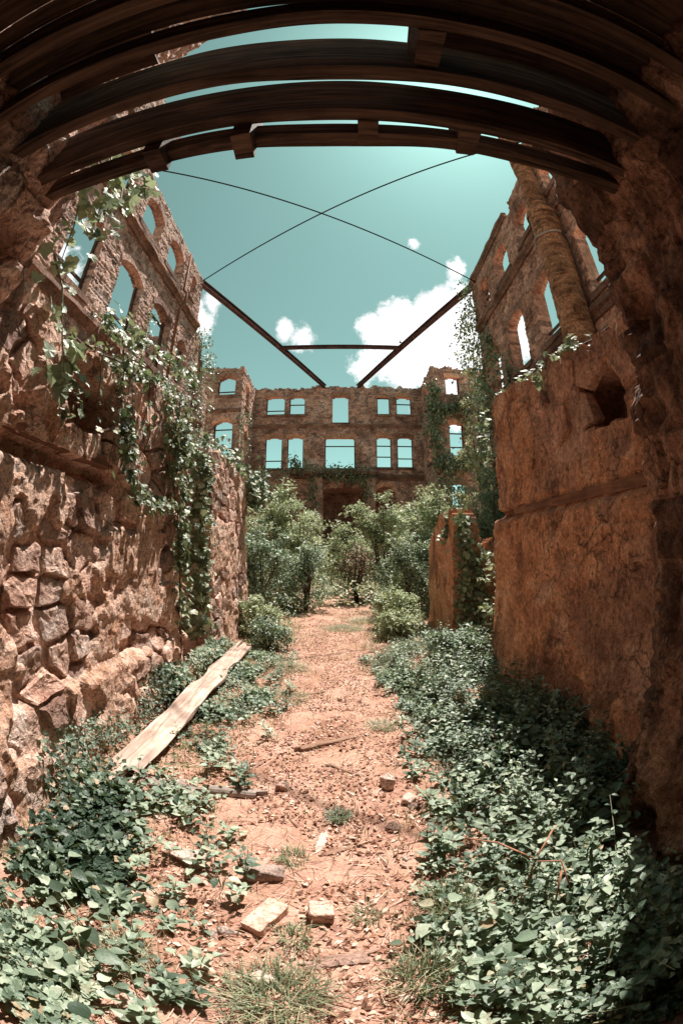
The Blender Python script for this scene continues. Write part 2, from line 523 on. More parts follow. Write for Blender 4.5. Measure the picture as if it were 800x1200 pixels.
def masonry(name, O, U, N, u0, u1, z0, top, openings, res, thick, disp, jag=0.35, back=True):
    """solid wall: front sheet in the plane O + u*U + z*Z, displaced along N, with holes and a ragged top"""
    O, U, N = (np.array(v, float) for v in (O, U, N))
    ztop = max(float(np.max(top(np.linspace(u0, u1, 200)))), z0 + res)

    def lines(a, b, marks):
        ms = sorted({round(a, 4), round(b, 4), *[round(q, 4) for q in marks if a < q < b]})
        L = []
        for p, q in zip(ms[:-1], ms[1:]):
            k = max(1, int(round((q - p) / res)))
            L += list(np.linspace(p, q, k, endpoint=False))
        return np.array(L + [ms[-1]])
    us = lines(u0, u1, [q for o in openings for q in (o[0], o[1])])
    zs = lines(z0, ztop, [q for o in openings for q in (o[2],)])
    uc = (us[1:] + us[:-1]) / 2; zc = (zs[1:] + zs[:-1]) / 2
    UC, ZC = np.meshgrid(uc, zc, indexing='ij')
    keep = ZC < top(UC)
    for (a, b, za, zsp, rise) in openings:
        mid, hw = (a + b) / 2, (b - a) / 2
        t = np.clip((UC - mid) / hw, -1, 1)
        head = zsp + rise * (1 - t * t)
        keep &= ~((UC > a) & (UC < b) & (ZC > za) & (ZC < head))
    UU, ZZ = np.meshgrid(us, zs, indexing='ij')
    fixed = np.zeros_like(UU, bool)
    for (a, b, za, zsp, rise) in openings:
        fixed |= (UU > a - res) & (UU < b + res) & (ZZ > za - res) & (ZZ < zsp + rise + res)
    q = np.stack([UU * 7, ZZ * 7, UU * 0], -1) / max(res * 8, 0.15)
    ju = np.where(fixed, 0, vnoise(q, 91) * res * jag); jz = np.where(fixed | (ZZ <= z0 + 1e-6), 0, vnoise(q + 33, 92) * res * jag)
    UU = UU + ju; ZZ = ZZ + jz
    d, tint, pl = disp(UU, ZZ)
    nu, nz = UU.shape
    Pf = O + UU[..., None] * U + ZZ[..., None] * np.array([0, 0, 1.0])
    Vf = (Pf + d[..., None] * N).reshape(-1, 3)
    wob = 0.3 * d
    Vb = (Pf - (thick + wob)[..., None] * N).reshape(-1, 3)
    idx = np.arange(nu * nz).reshape(nu, nz)
    i, j = np.nonzero(keep)
    A, B, C, D = idx[i, j], idx[i + 1, j], idx[i + 1, j + 1], idx[i, j + 1]
    flip = np.dot(np.cross(U, [0, 0, 1.0]), N) < 0
    Qf = np.stack([A, B, C, D], 1)
    if flip: Qf = Qf[:, ::-1]
    n = nu * nz
    faces = [Qf]
    if back: faces.append(Qf[:, ::-1] + n)
    kp = np.pad(keep, 1)
    c = kp[1:-1, 1:-1]
    for nb, (e0, e1) in ((kp[:-2, 1:-1], ((0, 1), (0, 0))), (kp[2:, 1:-1], ((1, 0), (1, 1))), (kp[1:-1, :-2], ((0, 0), (1, 0))), (kp[1:-1, 2:], ((1, 1), (0, 1)))):
        i, j = np.nonzero(c & ~nb)
        a = idx[i + e0[0], j + e0[1]]; b = idx[i + e1[0], j + e1[1]]
        q = np.stack([b, a, a + n, b + n], 1)
        if flip: q = q[:, ::-1]
        faces.append(q)
    V = np.concatenate([Vf, Vb])
    tt = np.concatenate([tint.ravel(), tint.ravel()]); pp = np.concatenate([pl.ravel(), pl.ravel() * 0])
    used = np.zeros(len(V), bool)
    for q in faces: used[q.ravel()] = True
    remap = np.cumsum(used) - 1
    return mesh_np(name, V[used], [remap[q] for q in faces], tt[used], False, {"plaster": pp[used]})


def arch_band(O, U, N, op, w=0.12, proud=0.03, depth=0.25, seg=10, full=False):
    """brick arch over an opening as a curved bar; with full the band runs down the sides as well"""
    a, b, za, zsp, rise = op
    O, U, N = Vector(O), Vector(U), Vector(N)
    mid, hw = (a + b) / 2, (b - a) / 2
    pts = []
    for k in range(seg + 1):
        t = -1 + 2 * k / seg
        pts.append((mid + hw * t, zsp + rise * (1 - t * t), t))
    V, F = [], []
    for (u, z, t) in pts:
        nx, nz = 2 * rise * t / hw, 1.0
        L = math.hypot(nx, nz); nx /= L; nz /= L
        for (uu, zz) in ((u + t * 0.04, z - 0.05), (u + nx * w + t * .04, z + nz * w)):
            for dd in (proud, -depth):
                V.append(O + U * uu + Vector((0, 0, zz)) + N * dd)
    for k in range(seg):
        p, q = k * 4, k * 4 + 4
        F += [(p, q, q + 2, p + 2), (p + 1, p + 3, q + 3, q + 1), (p, p + 1, q + 1, q), (p + 2, q + 2, q + 3, p + 3)]
    F += [(0, 2, 3, 1), (seg * 4, seg * 4 + 1, seg * 4 + 3, seg * 4 + 2)]
    mb = MB(); mb.add(V, F)
    return mb


def wbox(O, U, N, ua, ub, za, zb, na, nb, jit=0.0):
    mb = MB()
    O, U, N = Vector(O), Vector(U), Vector(N)
    V = []
    for nn in (na, nb):
        for zz in (za, zb):
            for uu in (ua, ub):
                V.append(O + U * uu + N * nn + Vector((0, 0, zz)) + Vector([random.uniform(-jit, jit) for _ in range(3)]))
    mb.add(V, [(0, 1, 3, 2), (4, 6, 7, 5), (0, 4, 5, 1), (2, 3, 7, 6), (0, 2, 6, 4), (1, 5, 7, 3)])
    return mb


def ledge(O, U, N, ua, ub, za, zb, proud, seed, step=0.12):
    """a worn string course: long bar with a chipped profile"""
    n = max(2, int((ub - ua) / step))
    us = np.linspace(ua, ub, n)
    O, U, N = (np.array(v, float) for v in (O, U, N))
    prof = [(-0.05, za), (proud * 0.45, za), (proud * 0.55, za + (zb - za) * 0.35), (proud, za + (zb - za) * 0.5), (proud, zb - 0.03), (proud * 0.6, zb), (-0.05, zb)]
    V = []
    for u in us:
        for k, (p, z) in enumerate(prof):
            w = 0.25 * vnoise(np.array([u * 2.5, z * 4, k * 0.4]), seed)
            w2 = 0.02 * vnoise(np.array([u * 3.1, k * 2.2, 4.0]), seed + 1)
            V.append(O + U * u + N * (p * (1 + w) if p > 0 else p) + np.array([0, 0, z + w2]))
    m = len(prof); F = []
    for i in range(n - 1):
        for k in range(m):
            k2 = (k + 1) % m
            F.append((i * m + k, (i + 1) * m + k, (i + 1) * m + k2, i * m + k2))
    F.append(tuple(range(m))[::-1]); F.append(tuple((n - 1) * m + k for k in range(m)))
    mb = MB(); mb.add(V, F)
    return mb


# ------------------------------------------------------------------ ground
def path_left(y): return interp(y, [-1, .6, 1.1, 1.6, 2.4, 3, 4, 6, 8, 10, 12], [-.7, -.75, -.70, -.70, -.78, -.84, -.82, -.80, -.95, -.95, -.4])
def path_right(y): return interp(y, [-1, .6, 1.1, 1.6, 2.0, 2.4, 3.5, 4.5, 5.2, 6, 8, 10, 12], [.26, .26, .31, .35, .50, .64, .66, .62, .50, .45, .6, .85, .3])


def ground_z(x, y):
    x = np.asarray(x, float); y = np.asarray(y, float)
    p = np.stack([x, y, x * 0], -1)
    z = 0.035 * fbm(p, 0.9, 3, 5) + 0.018 * fbm(p, 5.0, 3, 8)
    side = np.maximum(sstep(0, 0.9, path_left(y) - x), sstep(0, 0.9, x - path_right(y)))
    z = z + 0.07 * side
    return z * sstep(60, 25, np.hypot(x, y)) - 0.02


def build_ground():
    def axis(lo, hi, fine, far):
        a = list(np.arange(lo, hi + 1e-6, fine))
        pos = []; s = fine; v = hi
        while v < far: s = min(s * 1.35, 40); v += s; pos.append(v)
        neg = []; s = fine; v = lo
        while v > -far: s = min(s * 1.35, 40); v -= s; neg.append(v)
        return np.array(neg[::-1] + a + pos)
    xs = axis(-2.4, 2.4, 0.035, 420); ys = axis(-0.6, 12, 0.045, 420)
    X, Y = np.meshgrid(xs, ys, indexing='ij')
    Z = ground_z(X, Y)
    p = np.stack([X, Y, X * 0], -1)
    near = (np.abs(X) < 2.6) & (Y < 12.5) & (Y > -0.8)
    Z = Z + np.where(near, 0.012 * ridge(p, 9.0, 3, 21), 0)
    idx = np.arange(X.size).reshape(X.shape)
    Q = np.stack([idx[:-1, :-1], idx[1:, :-1], idx[1:, 1:], idx[:-1, 1:]], -1).reshape(-1, 4)
    veg = np.maximum(sstep(-0.1, 0.4, path_left(Y) - X), sstep(-0.1, 0.4, X - path_right(Y)))
    veg = np.maximum(veg, 0.35)
    me = mesh_np('ground', np.stack([X, Y, Z], -1).reshape(-1, 3), Q, X.ravel() * 0, True, {"plaster": veg.ravel()})
    tag(obj('ground', me, M['dirt']), 'bare pinkish dirt ground with a trodden path between ruined walls', 'ground', kind='structure')


build_ground()

# ------------------------------------------------------------------ side facades
ARCH = 0.28


def facade_parts(root, O, U, N, ops, arch=True, bars=None, sill=True, thick=0.45, aw=0.14, mats=('arch', 'trim'), posts=True):
    for k, op in enumerate(ops):
        a, b, za, zsp, rise = op
        if arch and rise > 0.02:
            part('arch', arch_band(O, U, N, op, aw, 0.03, thick * 0.6).mesh('arch'), M[mats[0]], root)
        if sill:
            part('sill', wbox(O, U, N, a - 0.10, b + 0.10, za - 0.14, za + 0.012, -thick * 0.8, 0.085, 0.01).mesh('sill'), M[mats[1]], root)
        if bars and k in bars:
            fm = wbox(O, U, N, a - 0.01, b + 0.01, za + 0.013, za + 0.055, -0.25, -0.175)
            if posts:  # remains of the side posts of the timber frame
                for (p, q) in ((a - 0.01, a + 0.05), (b - 0.05, b + 0.01)):
                    pm = wbox(O, U, N, p, q, za + 0.056, zsp + 0.02, -0.25, -0.175)
                    fm.add(pm.v, pm.f)
            fr = part('window_frame', fm.mesh('window_frame'), M['frame'], root)
            for fz in bars[k]:
                z = za + (zsp + rise - za) * fz
                part('transom', wbox(O, U, N, a - 0.03, b + 0.03, z - 0.03, z + 0.03, -0.24, -0.18).mesh('transom'), M['frame'], fr)


def left_facade():
    O, U, N = (-5.3, 0, 0), (0, 1, 0), (1, 0, 0)
    w1 = [(4.9, 6.2, 6.6, 8.42, .24), (7.2, 8.6, 6.6, 8.42, .24), (9.45, 10.75, 6.6, 8.42, .24), (11.6, 12.45, 6.75, 8.2, .28), (13.6, 14.2, 6.75, 8.2, .2)]
    w2 = [(5.2, 6.45, 10.0, 11.05, .24), (7.4, 8.75, 10.0, 11.05, .24), (9.5, 10.85, 10.0, 11.05, .24), (11.85, 12.3, 10.3, 11.1, .16)]
    g = [(7.3, 8.4, 2.4, 4.4, .3), (9.6, 10.7, 2.4, 4.4, .3), (11.7, 12.5, 2.4, 4.6, .25)]

    def top(u):
        u = np.asarray(u, float)
        t = np.where(u < 13.05, 11.72, 9.35) + 0.06 * vnoise(np.stack([u * 3, u * 0, u * 0], -1), 3)
        t = np.where(u < 7.1, 14.6 + 0.3 * vnoise(np.stack([u * 2.2, u * 0, u * 0], -1), 5), t)
        t = np.where(u > 13.9, 8.9 - 0.9 * (u - 13.9) + .15 * vnoise(np.stack([u * 4, u * 0, u * 0], -1), 4), t)
        return t

    def disp(u, z):
        h, r = relief(u, z, 0.30, 0.115, 41, 0.034, 0.025)
        p = np.stack([u, z, u * 0], -1)
        return h + 0.020 * fbm(p, 7, 3, 42) + 0.02 * fbm(p, 1.2, 2, 43), r, u * 0
    root = empty('ruined_facade', (-5.3, 7, 0), 'sunlit pink rough stone facade with three arched upper window rows and a drainpipe', 'facade')
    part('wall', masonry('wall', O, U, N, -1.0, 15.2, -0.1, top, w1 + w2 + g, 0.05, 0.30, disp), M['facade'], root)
    facade_parts(root, O, U, N, w1 + w2 + g, bars={0: [.22], 1: [.24], 2: [.22, .8], 3: [.3], 5: [.3]}, posts=True, thick=.30, mats=('facade', 'trim'))
    part('string_course', ledge(O, U, N, -1.0, 13.0, 9.36, 9.66, 0.20, 31).mesh('string_course'), M['trim'], root)
    part('string_course', ledge(O, U, N, -1.0, 14.6, 5.98, 6.28, 0.17, 32).mesh('string_course'), M['trim'], root)
    mb = MB(); mb.tube([(-5.19, 11.08, 11.55), (-5.15, 11.05, 9.9), (-5.02, 11.05, 9.75), (-5.02, 11.03, 9.3), (-5.16, 11.0, 9.1), (-5.17, 10.95, 6.3)], 0.05, 8)
    part('drainpipe', mb.mesh('drainpipe', True), M['timber'], root)
    # inner cross wall seen through the lower windows
    O2, U2, N2 = (-5.80, 13.0, 0), (-1, 0, 0), (0, -1, 0)

    def top2(u): return 9.2 + .3 * vnoise(np.stack([np.asarray(u) * 2, np.asarray(u) * 0, np.asarray(u) * 0], -1), 6)

    def disp2(u, z):
        h, r = relief(u, z, 0.3, 0.12, 44, 0.03)
        return h, r, u * 0
    me = masonry('ruined_cross_wall', O2, U2, N2, 0, 3.6, -0.1, top2, [], 0.1, 0.4, disp2)
    tag(obj('ruined_cross_wall', me, M['facade']), 'dim cross wall of rough stone behind the sunlit facade windows', 'wall')


left_facade()


def right_facade():
    O, U, N = (5.05, 0, 0), (0, 1, 0), (-1, 0, 0)
    w1 = [(4.5, 6.0, 6.5, 8.2, .24), (7.1, 8.6, 6.5, 8.2, .24), (9.5, 10.7, 6.5, 8.2, .22), (11.6, 12.6, 6.5, 8.0, .3)]
    w2 = [(5.2, 6.3, 10.05, 10.95, .22), (7.55, 8.6, 9.95, 10.9, .2), (9.55, 10.75, 9.85, 10.9, .2), (11.6, 12.5, 9.75, 10.85, .25)]
    g = [(9.4, 10.4, 2.6, 4.5, .3), (7.3, 8.3, 2.6, 4.5, .3)]

    def top(u):
        u = np.asarray(u, float)
        n_ = vnoise(np.stack([u * 3, u * 0, u * 0], -1), 13)
        t = 11.72 + 0.07 * n_
        t = np.where((u > 8.55) & (u < 9.0), 11.45, t)
        t = np.where(u < 8.55, 11.85, t)
        t = np.where(u < 6.6, 12.6 + .25 * n_, t)
        return t

    def disp(u, z):
        h, r = relief(u, z, 0.36, 0.14, 51, 0.045, 0.03)
        p = np.stack([u, z, u * 0], -1)
        return h + 0.016 * fbm(p, 7, 3, 52) + 0.03 * fbm(p, 1.2, 2, 53), r, u * 0
    root = empty('ruined_facade', (5.05, 7, 0), 'shaded brown stone facade with arched windows behind a round brick column', 'facade')
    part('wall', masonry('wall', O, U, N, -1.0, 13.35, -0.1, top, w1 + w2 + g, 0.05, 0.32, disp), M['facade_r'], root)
    facade_parts(root, O, U, N, w1 + w2 + g, bars={0: [.22], 1: [.2], 3: [.3, .55, .8], 7: [.3, .5, .7]}, posts=False, thick=.32, mats=('facade_r', 'trim'))
    part('string_course', ledge(O, U, N, -1.0, 13.2, 9.28, 9.56, 0.19, 33).mesh('string_course'), M['trim'], root)
    part('string_course', ledge(O, U, N, -1.0, 13.2, 5.95, 6.25, 0.16, 34).mesh('string_course'), M['trim'], root)
    part('cornice', ledge(O, U, N, 9.0, 13.3, 11.5, 11.78, 0.14, 35).mesh('cornice'), M['trim'], root)
    mb = MB(); mb.tube([(4.93, 10.95, 6.9), (4.93, 10.95, 2.2)], 0.05, 8)
    part('drainpipe', mb.mesh('drainpipe', True), M['frame'], root)


right_facade()


def loft(name, loop, zs, disp, cap=True, shift=None):
    """closed plan loop (n,2) raised through zs and displaced along the plan normal"""
    L = np.array(loop, float); n = len(L)
    t = np.roll(L, -1, 0) - np.roll(L, 1, 0)
    nr = np.stack([t[:, 1], -t[:, 0]], 1); nr /= np.linalg.norm(nr, axis=1)[:, None]
    per = np.concatenate([[0], np.cumsum(np.linalg.norm(np.diff(L, axis=0), axis=1))])
    S, Z = np.meshgrid(per, zs, indexing='ij')
    XY = np.repeat(L[:, None, :], len(zs), 1)
    d, tint = disp(S, Z, XY)
    P = XY + d[..., None] * nr[:, None, :]
    if shift is not None:
        P = P + shift(Z)[..., :]
    V = np.concatenate([P, Z[..., None]], -1)
    m = len(zs)
    idx = np.arange(n * m).reshape(n, m)
    i2 = np.roll(idx, -1, 0)
    Q = np.stack([idx[:, :-1], i2[:, :-1], i2[:, 1:], idx[:, 1:]], -1).reshape(-1, 4)
    V = V.reshape(-1, 3); tt = tint.ravel()
    faces = [Q]
    if cap:
        c = V[idx[:, -1]].mean(0) + np.array([0, 0, 0.03])
        V = np.vstack([V, c]); tt = np.append(tt, .5)
        k = len(V) - 1
        faces.append(np.stack([idx[:, -1], i2[:, -1], np.full(n, k)], 1))
    return mesh_np(name, V, faces, tt)


def brick_column():
    cx, cy = 4.70, 6.50
    root = empty('brick_column', (cx, cy, 0), 'tall round orange brick column with a metal strap in front of the shaded facade', 'column')

    def circ(r, n): return [(cx + r * math.cos(2 * math.pi * k / n), cy + r * math.sin(2 * math.pi * k / n)) for k in range(n)]

    def disp(S, Z, XY):
        h, r = relief(S, Z, 0.2, 0.075, 61, 0.022, 0.012)
        p = np.concatenate([XY, Z[..., None]], -1)
        return h + 0.02 * fbm(p, 5, 3, 62), r
    part('lower_shaft', loft('lower_shaft', circ(0.355, 72), np.arange(-0.1, 9.15, 0.03), disp), M['column'], root)
    part('upper_shaft', loft('upper_shaft', circ(0.245, 56), np.arange(9.0, 13.4, 0.03), disp), M['column'], root)
    part('shoulder', loft('shoulder', circ(0.39, 48), np.arange(9.02, 9.22, 0.03), disp), M['column'], root)
    mb = MB()
    pts = [(cx + 0.40 * math.cos(a), cy + 0.40 * math.sin(a), 8.28 + 0.03 * math.sin(3 * a)) for a in np.linspace(0, 2 * math.pi, 41)]
    mb.tube(pts, 0.028, 6)
    part('strap', mb.mesh('strap', True), M['strap'], root)
    mb = MB()
    mb.tube([(cx + .1, cy - .42, 8.28), (cx + .16, cy - .46, 7.9), (cx + .2, cy - .40, 7.3), (cx + .22, cy - .36, 6.2)], 0.03, 6)
    part('hanging_conduit', mb.mesh('hanging_conduit', True), M['frame'], root)


brick_column()

# ------------------------------------------------------------------ back building


def brick_disp(seed):
    def disp(u, z):
        h, r = relief(u, z, 0.28, 0.10, seed, 0.03, 0.03)
        p = np.stack([u, z, u * 0], -1)
        return h + 0.03 * fbm(p, 5, 3, seed + 1) + 0.03 * fbm(p, 0.8, 2, seed + 2), r, u * 0
    return disp


def flat_top(h, seed, amp=0.11):
    def top(u):
        u = np.asarray(u, float)
        return h + amp * vnoise(np.stack([u * 3, u * 0, u * 0], -1), seed) + 0.04 * np.sign(vnoise(np.stack([u * 6, u * 0, u * 0], -1), seed + 1))
    return top


def back_building():
    root = empty('ruined_building', (0, 25, 0), 'roofless brick building closing the courtyard, empty paired windows above a dark doorway', 'building')
    O, U, N = (0, 25, 0), (1, 0, 0), (0, -1, 0)
    w2 = [(-4.68, -3.5, 9.9, 11.05, .13), (-3.22, -2.24, 9.9, 11.06, .10), (-.55, .42, 9.32, 11.1, .04), (2.2, 3.0, 9.9, 11.05, .10), (3.4, 4.35, 9.9, 11.05, .10)]
    w1 = [(-4.65, -3.6, 6.5, 8.38, .10), (-3.28, -2.3, 6.5, 8.38, .10), (-1.0, .82, 6.48, 8.38, .05), (2.1, 3.02, 6.55, 8.40, .10), (3.38, 4.34, 6.55, 8.40, .10)]
    g = [(-4.55, -3.6, 3.0, 5.0, .25), (-1.1, 1.45, -0.1, 5.2, .15), (2.0, 3.2, 3.0, 5.1, .35)]
    part('wall', masonry('wall', O, U, N, -5.6, 5.35, -0.1, flat_top(11.72, 71), w2 + w1 + g, 0.07, 0.5, brick_disp(72)), M['brick'], root)
    facade_parts(root, O, U, N, w2 + w1 + g[:1] + g[2:], aw=0.22,
                 bars={0: [.25], 1: [.55], 3: [.9], 4: [.6], 5: [.25], 6: [], 7: [.72], 8: [.35, .7], 9: [.3, .7], 10: [.4]})
    part('string_course', ledge(O, U, N, -5.4, 5.1, 9.02, 9.26, 0.12, 73).mesh('string_course'), M['trim'], root)
    part('balcony_ledge', ledge(O, U, N, -3.0, 2.1, 5.85, 6.2, 0.75, 74).mesh('balcony_ledge'), M['trim'], root)
    part('string_course', ledge(O, U, N, 2.2, 5.1, 5.75, 6.1, 0.18, 75).mesh('string_course'), M['trim'], root)
    for x in (-1.35, 1.72):
        part('door_pier', wbox(O, U, N, x - .24, x + .24, -0.1, 5.84, -0.05, 0.6, 0.02).mesh('door_pier'), M['brick'], root)
    # wings: front face and the side face turned to the courtyard
    for s, fx in ((-1, -5.45), (1, 4.95)):
        O1 = (fx, 21.6, 0); U1 = (s, 0, 0)
        ww = [(.42, 1.45, 10.05, 11.0, .22), (.42, 1.5, 6.5, 8.35, .25), (.45, 1.45, 3.0, 5.0, .25)] if s < 0 else [(.8, 1.6, 10.05, 11.15, .05), (.85, 1.65, 6.5, 8.35, .08), (.85, 1.65, 3.0, 5.0, .1)]
        part('wing_front', masonry('wing_front', O1, U1, (0, -1, 0), 0, 4.2, -0.1, flat_top(11.72, 76 + s), ww, 0.07, 0.45, brick_disp(80 + s)), M['brick'], root)
        facade_parts(root, O1, U1, (0, -1, 0), ww, aw=0.2, bars={0: [.22] if s < 0 else [], 1: [.25, .75] if s < 0 else [.3, .7], 2: [.4]})
        O2 = (fx, 0, 0)
        sw = [(22.6, 23.4, 9.7, 10.9, .15), (22.6, 23.4, 6.4, 8.2, .15), (22.6, 23.4, 2.8, 4.8, .15)]
        part('wing_side', masonry('wing_side', O2, (0, 1, 0), (-s, 0, 0), 22.06, 24.93, -0.1, flat_top(11.68, 86 + s), sw, 0.07, 0.42, brick_disp(90 + s)), M['brick'], root)
        facade_parts(root, O2, (0, 1, 0), (-s, 0, 0), sw, aw=0.18)
        part('string_course', ledge(O1, U1, (0, -1, 0), -0.02, 4.1, 9.02, 9.24, 0.10, 95 + s).mesh('string_course'), M['trim'], root)
    # rooms behind; the inner wall's darker colour stands in for doorway shade
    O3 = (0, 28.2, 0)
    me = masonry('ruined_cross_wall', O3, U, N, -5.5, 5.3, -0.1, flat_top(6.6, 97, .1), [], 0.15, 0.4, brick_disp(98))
    tag(obj('ruined_cross_wall', me, M['trim']), 'inner brick wall, coloured dark for doorway shade, seen through the doorway under the leafy ledge', 'wall')


back_building()


def doorway_shade_slab():
    mb = MB(); mb.box((0.1, 26.86, 5.55), (10.4, 2.6, 0.22), jit=.02)  # slab added above the door head, shades the space behind the doorway
    tag(obj('shade_slab', mb.mesh('shade_slab'), M['trim']), 'slab added inside the back building to block light behind the doorway', 'shade slab')


doorway_shade_slab()


def steel_beam(name, A, B, w, h, label, group=None):
    A, B = Vector(A), Vector(B)
    d = (B - A).normalized(); side = d.cross(Vector((0, 0, 1))).normalized(); up = side.cross(d)
    t = 0.03
    prof = [(-w / 2, -h / 2), (w / 2, -h / 2), (w / 2, -h / 2 + t), (t / 2, -h / 2 + t), (t / 2, h / 2 - t), (w / 2, h / 2 - t), (w / 2, h / 2), (-w / 2, h / 2), (-w / 2, h / 2 - t), (-t / 2, h / 2 - t), (-t / 2, -h / 2 + t), (-w / 2, -h / 2 + t)]
    mb = MB()
    V = [P + side * a + up * b for P in (A, B) for a, b in prof]
    n = len(prof)
    F = [(k, (k + 1) % n, n + (k + 1) % n, n + k) for k in range(n)] + [tuple(range(n))[::-1], tuple(range(n, 2 * n))]
    mb.add(V, F)
    tag(obj(name, mb.mesh(name), M['steel']), label, 'steel beam', group)


steel_beam('steel_beam', (-5.45, 12.75, 11.62), (-1.02, 25.15, 11.80), 0.20, 0.24, 'rusty steel beam running from the sunlit facade top to the back building')
steel_beam('steel_beam', (5.2, 12.95, 11.62), (1.0, 25.15, 11.80), 0.20, 0.24, 'rusty steel beam running from the shaded facade top to the back building')
steel_beam('steel_beam', (-3.12, 19.3, 11.66), (3.02, 19.3, 11.66), 0.16, 0.18, 'short steel crossbeam tying the two long slanting steel beams together')


def cable(A, B, sag, label):
    A, B = Vector(A), Vector(B)
    pts = []
    for k in range(25):
        t = k / 24
        p = A.lerp(B, t); p.z -= sag * 4 * t * (1 - t); pts.append(p)
    mb = MB(); mb.tube(pts, 0.022, 8)
    tag(obj('cable', mb.mesh('cable', True), M['cable']), label, 'cable')


cable((-5.3, 6.62, 11.62), (5.05, 12.75, 11.42), 0.12, 'thin cable from the near sunlit facade to the far end of the shaded facade')
cable((-5.2, 12.75, 11.55), (5.05, 5.35, 11.55), 0.12, 'thin cable from the far end of the sunlit facade to the brick column side')

# ------------------------------------------------------------------ near corridor walls


def clip_poly(poly, p, q):
    """keep the part of poly nearer to p than to q"""
    mx, my = (p[0] + q[0]) / 2, (p[1] + q[1]) / 2
    nx, ny = q[0] - p[0], q[1] - p[1]
    out = []
    n = len(poly)
    for i in range(n):
        a, b = poly[i], poly[(i + 1) % n]
        da = (a[0] - mx) * nx + (a[1] - my) * ny; db = (b[0] - mx) * nx + (b[1] - my) * ny
        if da <= 0: out.append(a)
        if da * db < 0:
            t = da / (da - db); out.append((a[0] + (b[0] - a[0]) * t, a[1] + (b[1] - a[1]) * t))
    return out


def add_stones(parent, O, U, N, u0, u1, z0, top, mask, seed, skip, mat, pitch=(0.30, 0.20), prot=0.05, lean=None, gap=0.010):
    """random rubble: one mesh for each stone, cells of a jittered grid"""
    rs = random.Random(seed)
    O, U, N = (np.array(v, float) for v in (O, U, N))
    pu, pz = pitch
    K = pu / pz * .85     # cells are made in a stretched plane so that stones lie flat
    pts = []
    zr = int((3.9 - z0) / pz) + 2
    for r in range(-1, zr):
        off = rs.random()
        for c in range(-1, int((u1 - u0) / pu) + 2):
            if rs.random() < .12: continue
            pts.append((u0 + (c + off + rs.uniform(-.33, .33)) * pu, (z0 + (r + .5 + rs.uniform(-.3, .3)) * pz) * K))
    flip = np.dot(np.cross(U, [0, 0, 1.0]), N) < 0
    for p in pts:
        uc, zc = p[0], p[1] / K
        if not (u0 - .05 < uc < u1 + .05) or zc < z0 - .05: continue
        if zc + pz * .35 > float(top(np.array([uc]))[0]): continue
        if skip(uc, zc) or float(mask(np.array([uc]), np.array([zc]))[0]) > 0.93: continue
        poly = [(uc - 1, p[1] - 1), (uc + 1, p[1] - 1), (uc + 1, p[1] + 1), (uc - 1, p[1] + 1)]
        for q in pts:
            if q is not p and abs(q[0] - p[0]) < 1.1 and abs(q[1] - p[1]) < 1.1:
                poly = clip_poly(poly, p, q)
        poly = [(min(max(a, u0), u1), max(b / K, z0)) for a, b in poly]
        P = np.array(poly + poly[:1])
        L = np.concatenate([[0], np.cumsum(np.linalg.norm(np.diff(P, axis=0), axis=1))])
        if L[-1] < .3: continue
        nb = 30
        t = np.linspace(0, L[-1], nb, endpoint=False)
        B = np.stack([np.interp(t, L, P[:, 0]), np.interp(t, L, P[:, 1])], 1)
        C = B.mean(0)
        rad = np.linalg.norm(B - C, axis=1)[:, None]
        B = C + (B - C) * np.clip((rad - gap) / rad, .1, 1)
        rings = [1.0, .93, .80, .60, .38, .18]
        prof = [-.08, 0.0, 1.0, 1.0, 1.0, 1.0]
        hgt = prot * rs.uniform(.2, 1.4); ta, tb = rs.uniform(-.10, .10), rs.uniform(-.14, .08)
        V = []
        for k, (rk, pf) in enumerate(zip(rings, prof)):
            Q = C + (B - C) * rk
            q3 = np.stack([Q[:, 0], Q[:, 1], Q[:, 0] * 0 + seed], -1)
            Q = Q + .012 * np.stack([vnoise(q3 * 13, seed), vnoise(q3 * 13 + 5, seed)], -1)
            if k == 0: d = np.full(nb, -.08)
            else:
                d = hgt * (1.0 if pf else .35) + (Q[:, 0] - C[0]) * ta + (Q[:, 1] - C[1]) * tb + min(1, prot * 28) * (.024 * fbm(q3, 6, 4, seed + 2) + .014 * ridge(q3, 15, 3, seed + 3) + .026 * np.floor(fbm(q3, 4, 2, seed + 7) * 6) / 6)
            if lean: d = d + lean(Q[:, 1])
            V.append(O + Q[:, :1] * U + np.concatenate([Q * 0, Q[:, 1:]], 1) + d[:, None] * N)
        cen = V[-1].mean(0)
        V = np.concatenate(V + [cen[None]])
        i = np.arange(nb); j = (i + 1) % nb
        F4 = np.concatenate([np.stack([k * nb + i, k * nb + j, (k + 1) * nb + j, (k + 1) * nb + i], 1) for k in range(len(rings) - 1)])
        F3 = np.stack([(len(rings) - 1) * nb + i, (len(rings) - 1) * nb + j, np.full(nb, len(V) - 1)], 1)
        area = np.sum(P[:-1, 0] * P[1:, 1] - P[1:, 0] * P[:-1, 1])
        if (area < 0) != flip: F4 = F4[:, ::-1]; F3 = F3[:, ::-1]
        part('stone', mesh_np('stone', V, [F4, F3], np.full(len(V), rs.random() * .2), False), mat, parent)


def gauss(u, z, cu, cz, ru, rz, p=4):
    return np.exp(-(np.abs((u - cu) / ru) ** p + np.abs((z - cz) / rz) ** p))


